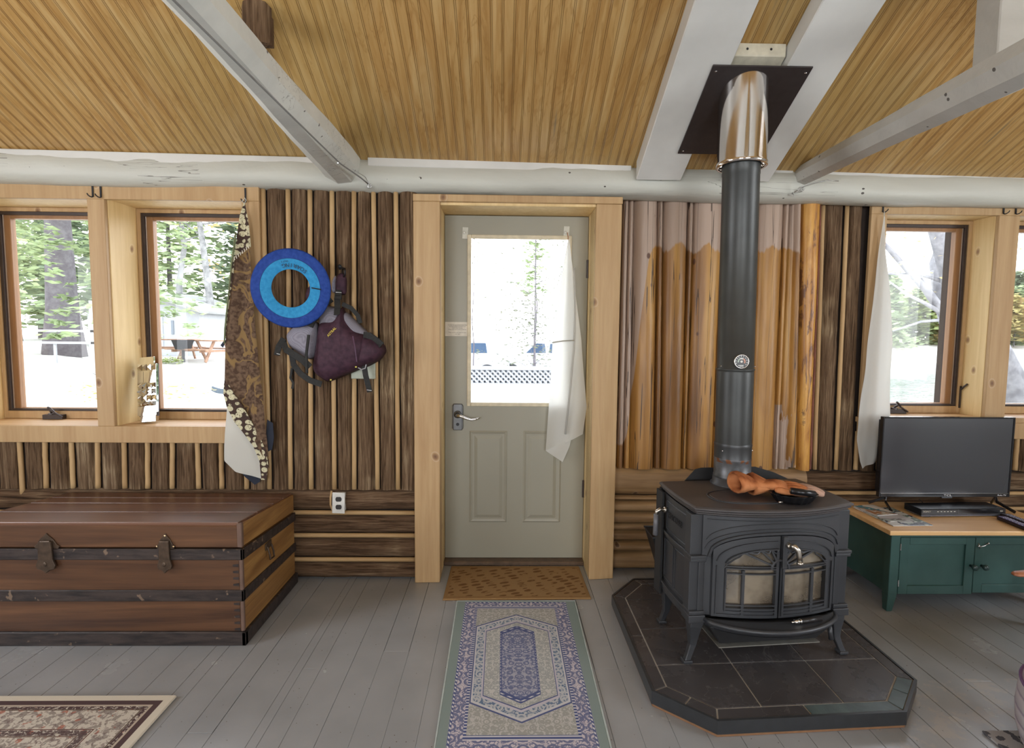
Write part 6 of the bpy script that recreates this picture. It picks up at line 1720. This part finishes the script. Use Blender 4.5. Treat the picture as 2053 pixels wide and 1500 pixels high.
for i, (x, y, h, sd, lb) in enumerate([(-14.15, 27, 13, 21, 'white birch standing behind the cabin roof, thicker of the birches'), (-16.3, 28, 12, 22, 'slimmer white birch over the cabin roof, nearer the window post'), (-20.2, 23, 10, 23, 'pale birch leaning beside the big grey trunk')]):
    broadleaf(x, y, h, 2.2, lb, M['autumn'] if i == 0 else M['leafy'], M['birch'], seed=sd, dens=60, sz=.15, tr=.016, lean=(-.9, .3, -1.2)[i], bare=.3, name='birch_tree', per=(3, 6))
for i, (x, y, r) in enumerate([(-25.6, 31, .35), (-22.9, 31, .28), (-20.9, 30, .2), (-20.1, 30, .3)]):
    mb = MB(); z0 = gz(x, y)-.1; mb.tube([(x, y, z0), (x+.1, y, z0+5)], [r, r*.7], 9)
    tag(mb.build('tree_trunk', M['tbark'], smooth=True), 'slim dark tree trunk in the woods beyond the big spruce', 'tree trunk', 'dark trunks beyond the big spruce')
# white cabin
M['wsiding'] = outmat('white_siding', (.30, .31, .32), (.35, .36, .37), 2)
M['roof'] = outmat('pale_metal_roof', (.22, .22, .21), (.27, .27, .26), 2)
M['darkglass'] = plain('dark_window_pane', (.10, .13, .16), .15)
cz = .18
cab = thing('guest_cabin', 'small white gabled cabin standing beyond the picnic tables', 'cabin', (-15.6, 24, cz))
mb = MB(); mb.prism([(-18.0, cz), (-13.2, cz), (-13.2, cz+1.95), (-15.6, cz+2.75), (-18.0, cz+1.95)], lambda a, b, d: (a, d, b), 24, 29); mb.build('walls', M['wsiding'], cab)
mb = MB(); mb.prism([(-12.95, cz+1.87), (-15.6, cz+2.76), (-18.25, cz+1.87), (-18.25, cz+1.97), (-15.6, cz+2.88), (-12.95, cz+1.97)], lambda a, b, d: (a, d, b), 23.6, 29.3); mb.build('roof', M['roof'], cab)
for x_, w_, z0_, z1_ in ((-14.35, .10, .95, 1.55), (-14.9, .26, .35, 1.7), (-15.6, .10, 1.0, 1.5)):
    mb = MB(); mb.box(x_-w_/2, 23.97, cz+z0_, x_+w_/2, 24.0, cz+z1_); mb.build('window' if w_ < .2 else 'door', M['darkglass'] if w_ < .2 else plain('grey_door', (.34, .36, .38), .6), cab)
# picnic tables and grill
M['cedar'] = outmat('weathered_cedar', (.22, .13, .09), (.36, .23, .16), 5)
def picnic(x, y, rz, label):
    z = gz(x, y); t_ = thing('picnic_table', label, 'picnic table', (x, y, z), rz, local=True)
    mb = MB()
    for i in range(5): mb.box(-.95, -.38+i*.155, .72, .95, -.24+i*.155, .76)
    mb.build('tabletop', M['cedar'], t_)
    for s_ in (-1, 1):
        mb = MB(); mb.box(-.95, s_*.72-.13, .42, .95, s_*.72+.13, .46); mb.build('bench', M['cedar'], t_)
        for q in (-1, 1):
            mb = MB(); mb.bar([(s_*.65, q*.60, 0), (s_*.65, q*.22, .72)], .09, .05, up=(1, 0, 0)); mb.build('leg', M['cedar'], t_)
        mb = MB(); mb.box(s_*.65-.03, -.8, .34, s_*.65+.03, .8, .42); mb.build('brace', M['cedar'], t_)
picnic(-12.3, 20.3, R(8), 'brown picnic table nearer the window post, before the white cabin')
picnic(-10.7, 19.8, R(-20), 'brown picnic table nearer the batik cloth, beyond the grill')
gx, gy = -11.15, 19.2; zz = gz(gx, gy)
gl = thing('charcoal_grill', 'black grill standing between the picnic tables', 'grill', (gx, gy, zz))
mb = MB(); mb.hexa([(gx-.16, gy-.2, zz+.45), (gx+.16, gy-.2, zz+.45), (gx+.16, gy+.2, zz+.45), (gx-.16, gy+.2, zz+.45)], [(gx-.26, gy-.25, zz+.78), (gx+.26, gy-.25, zz+.78), (gx+.26, gy+.25, zz+.78), (gx-.26, gy+.25, zz+.78)]); mb.build('firebox', M['black_iron'], gl)
mb = MB(); mb.tube([(gx, gy, zz), (gx, gy, zz+.46)], .05, 8); mb.build('post', M['black_iron'], gl)
mb = MB(); leaves(mb, [(-12.1+.25*i, 18.7, gz(-12.1, 18.7)+.10) for i in range(5)], 60, .13, .06, random.Random(4), .5)
tag(mb.build('weed_clump', M['leafy']), 'green weeds growing in front of the picnic tables', 'weeds', kind='stuff')
mb = MB(); leaves(mb, [(-8.3+.35*i, 11.0+.1*i, gz(-8.3, 11)+.14) for i in range(6)], 40, .18, .05, random.Random(6), .6)
tag(mb.build('garden_weeds', M['autumn']), 'yellowish weeds on the gravel low in the leftmost window', 'weeds', kind='stuff')
mb = MB(); pts = [(-6.9+.75*t, 13.0-.25*math.sin(PI*t*.6), gz(-6.8, 13)+.09-.05*math.sin(PI*t)) for t in [i/10 for i in range(11)]]
mb.bar(pts, .03, .12, up=(0, 0, 1)); tag(mb.build('edging_strip', plain('blue_grey_plastic', (.05, .07, .09), .5)), 'dark curved strip lying on the bright gravel beside the batik cloth', 'garden edging')
# white rail fence in front of the big spruce
wf = thing('rail_fence', 'low white rail fence with a tall corner post in front of the big spruce', 'fence', (-11.3, 14, .4))
for z_ in (.98, 1.28):
    mb = MB(); mb.box(-12.7, 14.0, z_-.03, -10.25, 14.05, z_+.03); mb.build('rail', M['wsiding'], wf)
for x_ in (-12.6, -11.4):
    mb = MB(); mb.box(x_-.04, 14.0, .3, x_+.04, 14.06, 1.34) if False else mb.box(x_-.03, 14.05, .3, x_+.03, 14.09, .95); mb.build('post', M['wsiding'], wf)
mb = MB(); mb.box(-10.45, 14.0, .2, -10.2, 14.2, 2.05); mb.build('corner_post', M['wsiding'], wf)

# beyond the door window: lattice, parked vehicle, shrubs
lf = thing('lattice_screen', 'white diagonal lattice skirting across the yard, seen through the door window', 'lattice', (.35, 9, .5))
mb = MB(); x0_, x1_, z0_, z1_ = -.75, 1.5, .50, .72
s = x0_-.3
while s < x1_+.1:
    for sg in (-1, 1):
        P = [(s, z0_), (s+.22, z1_)] if sg > 0 else [(s+.22, z0_), (s, z1_)]
        mb.bar([(a, 9.0+.008*sg, b) for a, b in P], .030, .010)
    s += .088
mb.build('lattice_panel', M['wsiding'], lf)
mb = MB(); mb.box(x0_-.3, 8.97, .72, x1_+.2, 9.05, .78); mb.box(x0_-.3, 8.97, .15, x1_+.2, 9.05, .50); mb.build('white_rails', M['wsiding'], lf)
mb = MB(); mb.box(x0_-.2, 9.12, .2, x1_+.1, 9.2, .72); mb.build('shade_backing', plain('shade_board', (.12, .13, .15), .9), lf)  # dark board painted in for the shade behind the lattice
def car(x, y, rz, label):
    z = 1.34-.019*y-1.38
    t_ = thing('parked_car', label, 'car', (x, y, z), rz, local=True)
    prof = [(-2.1, .35), (-2.1, .85), (-1.9, .98), (-1.0, 1.02), (-.45, 1.45), (1.2, 1.48), (1.75, 1.05), (2.1, .95), (2.12, .35)]
    mb = MB(); mb.prism(prof, lambda a, b, d: (a, d, b), -.85, .85); mb.build('car_body', plain('silver_car_paint', (.50, .52, .55), .3), t_, bevel=.05, seg=2)
    for a0_, a1_ in ((-.80, -.10), (0, .65), (.75, 1.35)):
        mb = MB(); mb.prism([(a0_, 1.05), (a1_, 1.05), (a1_-.05, 1.38), (max(a0_+.05, -.45), 1.38)], lambda a, b, d: (a, d, b), -.875, -.855); mb.build('side_window', plain('blue_car_glass', (.05, .08, .13), .1), t_)
    for a in (-1.35, 1.35):
        mb = MB(); mb.lathe([(.2, -.1), (.33, -.1), (.34, 0), (.33, .1), (.2, .1)], (a, -.80, .33), 24, 'y'); mb.build('wheel', M['black_iron'], t_, smooth=True)
car(-1.9, 19, R(4), 'parked silver car with bluish windows at the handle side of the door window')
car(1.75, 20, R(-6), 'parked silver car farther off, at the foot of the thin shrub beyond the door window')
broadleaf(1.0, 16, 5.2, 1.5, 'thin leafy shrub tree in the middle of the door window view', M['dimleaf'], M['tbark'], seed=31, dens=110, sz=.055, tr=.006, bare=.25, per=(3, 6))
broadleaf(-.75, 14, 4.2, .9, 'nearly bare pale sapling at the handle side of the door window view', M['dimleaf'], M['tbark'], seed=33, dens=40, sz=.04, tr=.005, bare=.4, per=(1, 3))
conifer(1.15, 19, 5.6, .8, 'small young spruce behind the thin leafy shrub tree', M['needle'], seed=34, n=5, sz=.10, base=.55, trunk=.008)
mb = MB(); leaves(mb, [(.05+.14*i, 7.3, gz(0, 7.3)+.42) for i in range(8)], 26, .10, .03, random.Random(8), .6)
tag(mb.build('dry_weeds', M['autumn']), 'pale dry weeds along the bottom of the door window view', 'weeds', kind='stuff')

broadleaf(.75, 13, 2.5, 1.2, 'low twiggy shrub in front of the parked cars beyond the door window', M['dimleaf'], M['tbark'], seed=36, dens=170, sz=.05, tr=.008, bare=.15, per=(3, 7))
# river side: leaning maple and far bank
mp = thing('leaning_maple', 'grey maple with thick leaning limbs seen beyond the river-side window', 'tree', (8.6, 9.0, -.5))
def pw(px_, py_, y):
    d = _rt*((px_-1026.5)/FPX)-_up*((py_-750)/FPX)+_f
    return Vector((0, 0, 1.34))+d*(y/d.y)
mb = MB()
mb.tube([(9.3, 9.4, -1.2), (9.1, 9.4, .4), (8.5, 9.2, 1.15), (7.85, 9.0, 1.75), (7.42, 8.9, 2.25), (7.22, 8.85, 2.7), (7.0, 8.8, 3.15), (6.75, 8.7, 4.0)], [.30, .24, .20, .175, .16, .145, .13, .10], 12)
mb.tube([(8.5, 9.2, 1.15), (8.1, 9.0, 1.22), (7.65, 8.95, 1.42), (7.30, 8.9, 1.72), (7.0, 8.9, 2.10), (6.72, 8.9, 2.36), (6.35, 8.9, 2.74), (5.9, 8.9, 3.15)], [.13, .11, .095, .08, .065, .05, .042, .03], 8)
mb.tube([(7.0, 8.9, 2.10), (6.9, 8.9, 2.30), (6.4, 8.9, 2.36), (6.0, 8.9, 2.33)], [.035, .028, .018, .008], 6)
mb.tube([(7.30, 8.9, 1.72), (6.95, 8.85, 1.88), (6.6, 8.8, 2.02), (6.3, 8.8, 2.22)], [.045, .032, .022, .012], 6)
mb.tube([(7.5, 9.0, 2.2), (7.2, 9.0, 2.30), (6.85, 9.0, 2.38), (6.3, 9.0, 2.36)], [.035, .035, .025, .012], 6)
mb.tube([(7.35, 8.9, 1.62), (6.9, 8.85, 1.58), (6.4, 8.8, 1.42)], [.03, .02, .01], 6)
mb.tube([(8.2, 9.3, 1.2), (7.75, 9.4, 1.6), (7.6, 9.4, 2.1), (7.5, 9.4, 2.6), (7.75, 9.4, 3.4)], [.11, .09, .09, .08, .07], 9)
mb.build('limbs', M['lbark'], mp, smooth=True)
mb = MB(); rg_ = random.Random(12); cents = [(rg_.uniform(6.2, 8.6), rg_.uniform(8.3, 9.6), rg_.uniform(2.1, 3.6)) for _ in range(34)]+[(rg_.uniform(8.9, 9.8), rg_.uniform(8.6, 9.6), rg_.uniform(1.2, 3.4)) for _ in range(22)]
leaves(mb, cents, (4, 9), .14, .035, rg_, .8); mb.build('foliage', M['autumn'], mp)
rg_ = random.Random(5)
k = 0
protos = []
for i, (mt, hh, rr_) in enumerate(((M['needle_d'], 9.5, 2.3), (M['leafy'], 7.5, 2.6), (M['needle'], 8.2, 2.1), (M['autumn'], 6.0, 2.4))):
    lb = ('dark spruce on the far bank of the river', 'pale green broadleaf tree on the far bank of the river', 'light green spruce on the far bank of the river', 'yellow autumn tree on the far bank of the river')[i]
    x, y = 50+i*4.2, 76
    gp = 'far bank %s' % ('dark spruces', 'green broadleaf trees', 'light spruces', 'yellow trees')[i]
    protos.append(conifer(x, y, hh, rr_, lb, mt, gp, n=9, seed=50+i, sz=.5, trunk=.012, base=.08) if i in (0, 2) else broadleaf(x, y, hh, rr_, lb, mt, M['lbark'], gp, seed=50+i, dens=110, sz=.42, tr=.012, bare=.12, per=(8, 14)))
spots = [(2, 53.2, 74), (0, 56.5, 80), (1, 59.4, 75), (3, 61.2, 73), (2, 64, 78), (0, 66.3, 75), (1, 69, 79), (3, 71, 74), (2, 73.5, 77), (0, 76.5, 80), (0, 60.5, 82), (1, 55, 83), (2, 70.5, 84), (0, 79, 76), (1, 48.5, 79), (3, 66.8, 72.5)]
for q, x, y in spots:
    c = copy_tree(protos[q]); c.location = (x, y, -.35+rg_.uniform(-.2, .5)); c.rotation_euler.z = rg_.uniform(0, 6); s_ = rg_.uniform(.8, 1.12); c.scale = (s_, s_, s_*rg_.uniform(.9, 1.2))
mb = MB(); 
for i in range(46):
    x = 46+i*.8; mb.ball((x+rg_.uniform(-.3, .3), 72.0+rg_.uniform(-.6, .6), -1.75+rg_.uniform(-.1, .15)), rg_.uniform(.3, .75), (1, .8, .6), 8, 5)
tag(mb.build('shore_rocks', M['lbark'], smooth=True), 'pale rocks lining the far shore of the river', 'rocks', kind='stuff')
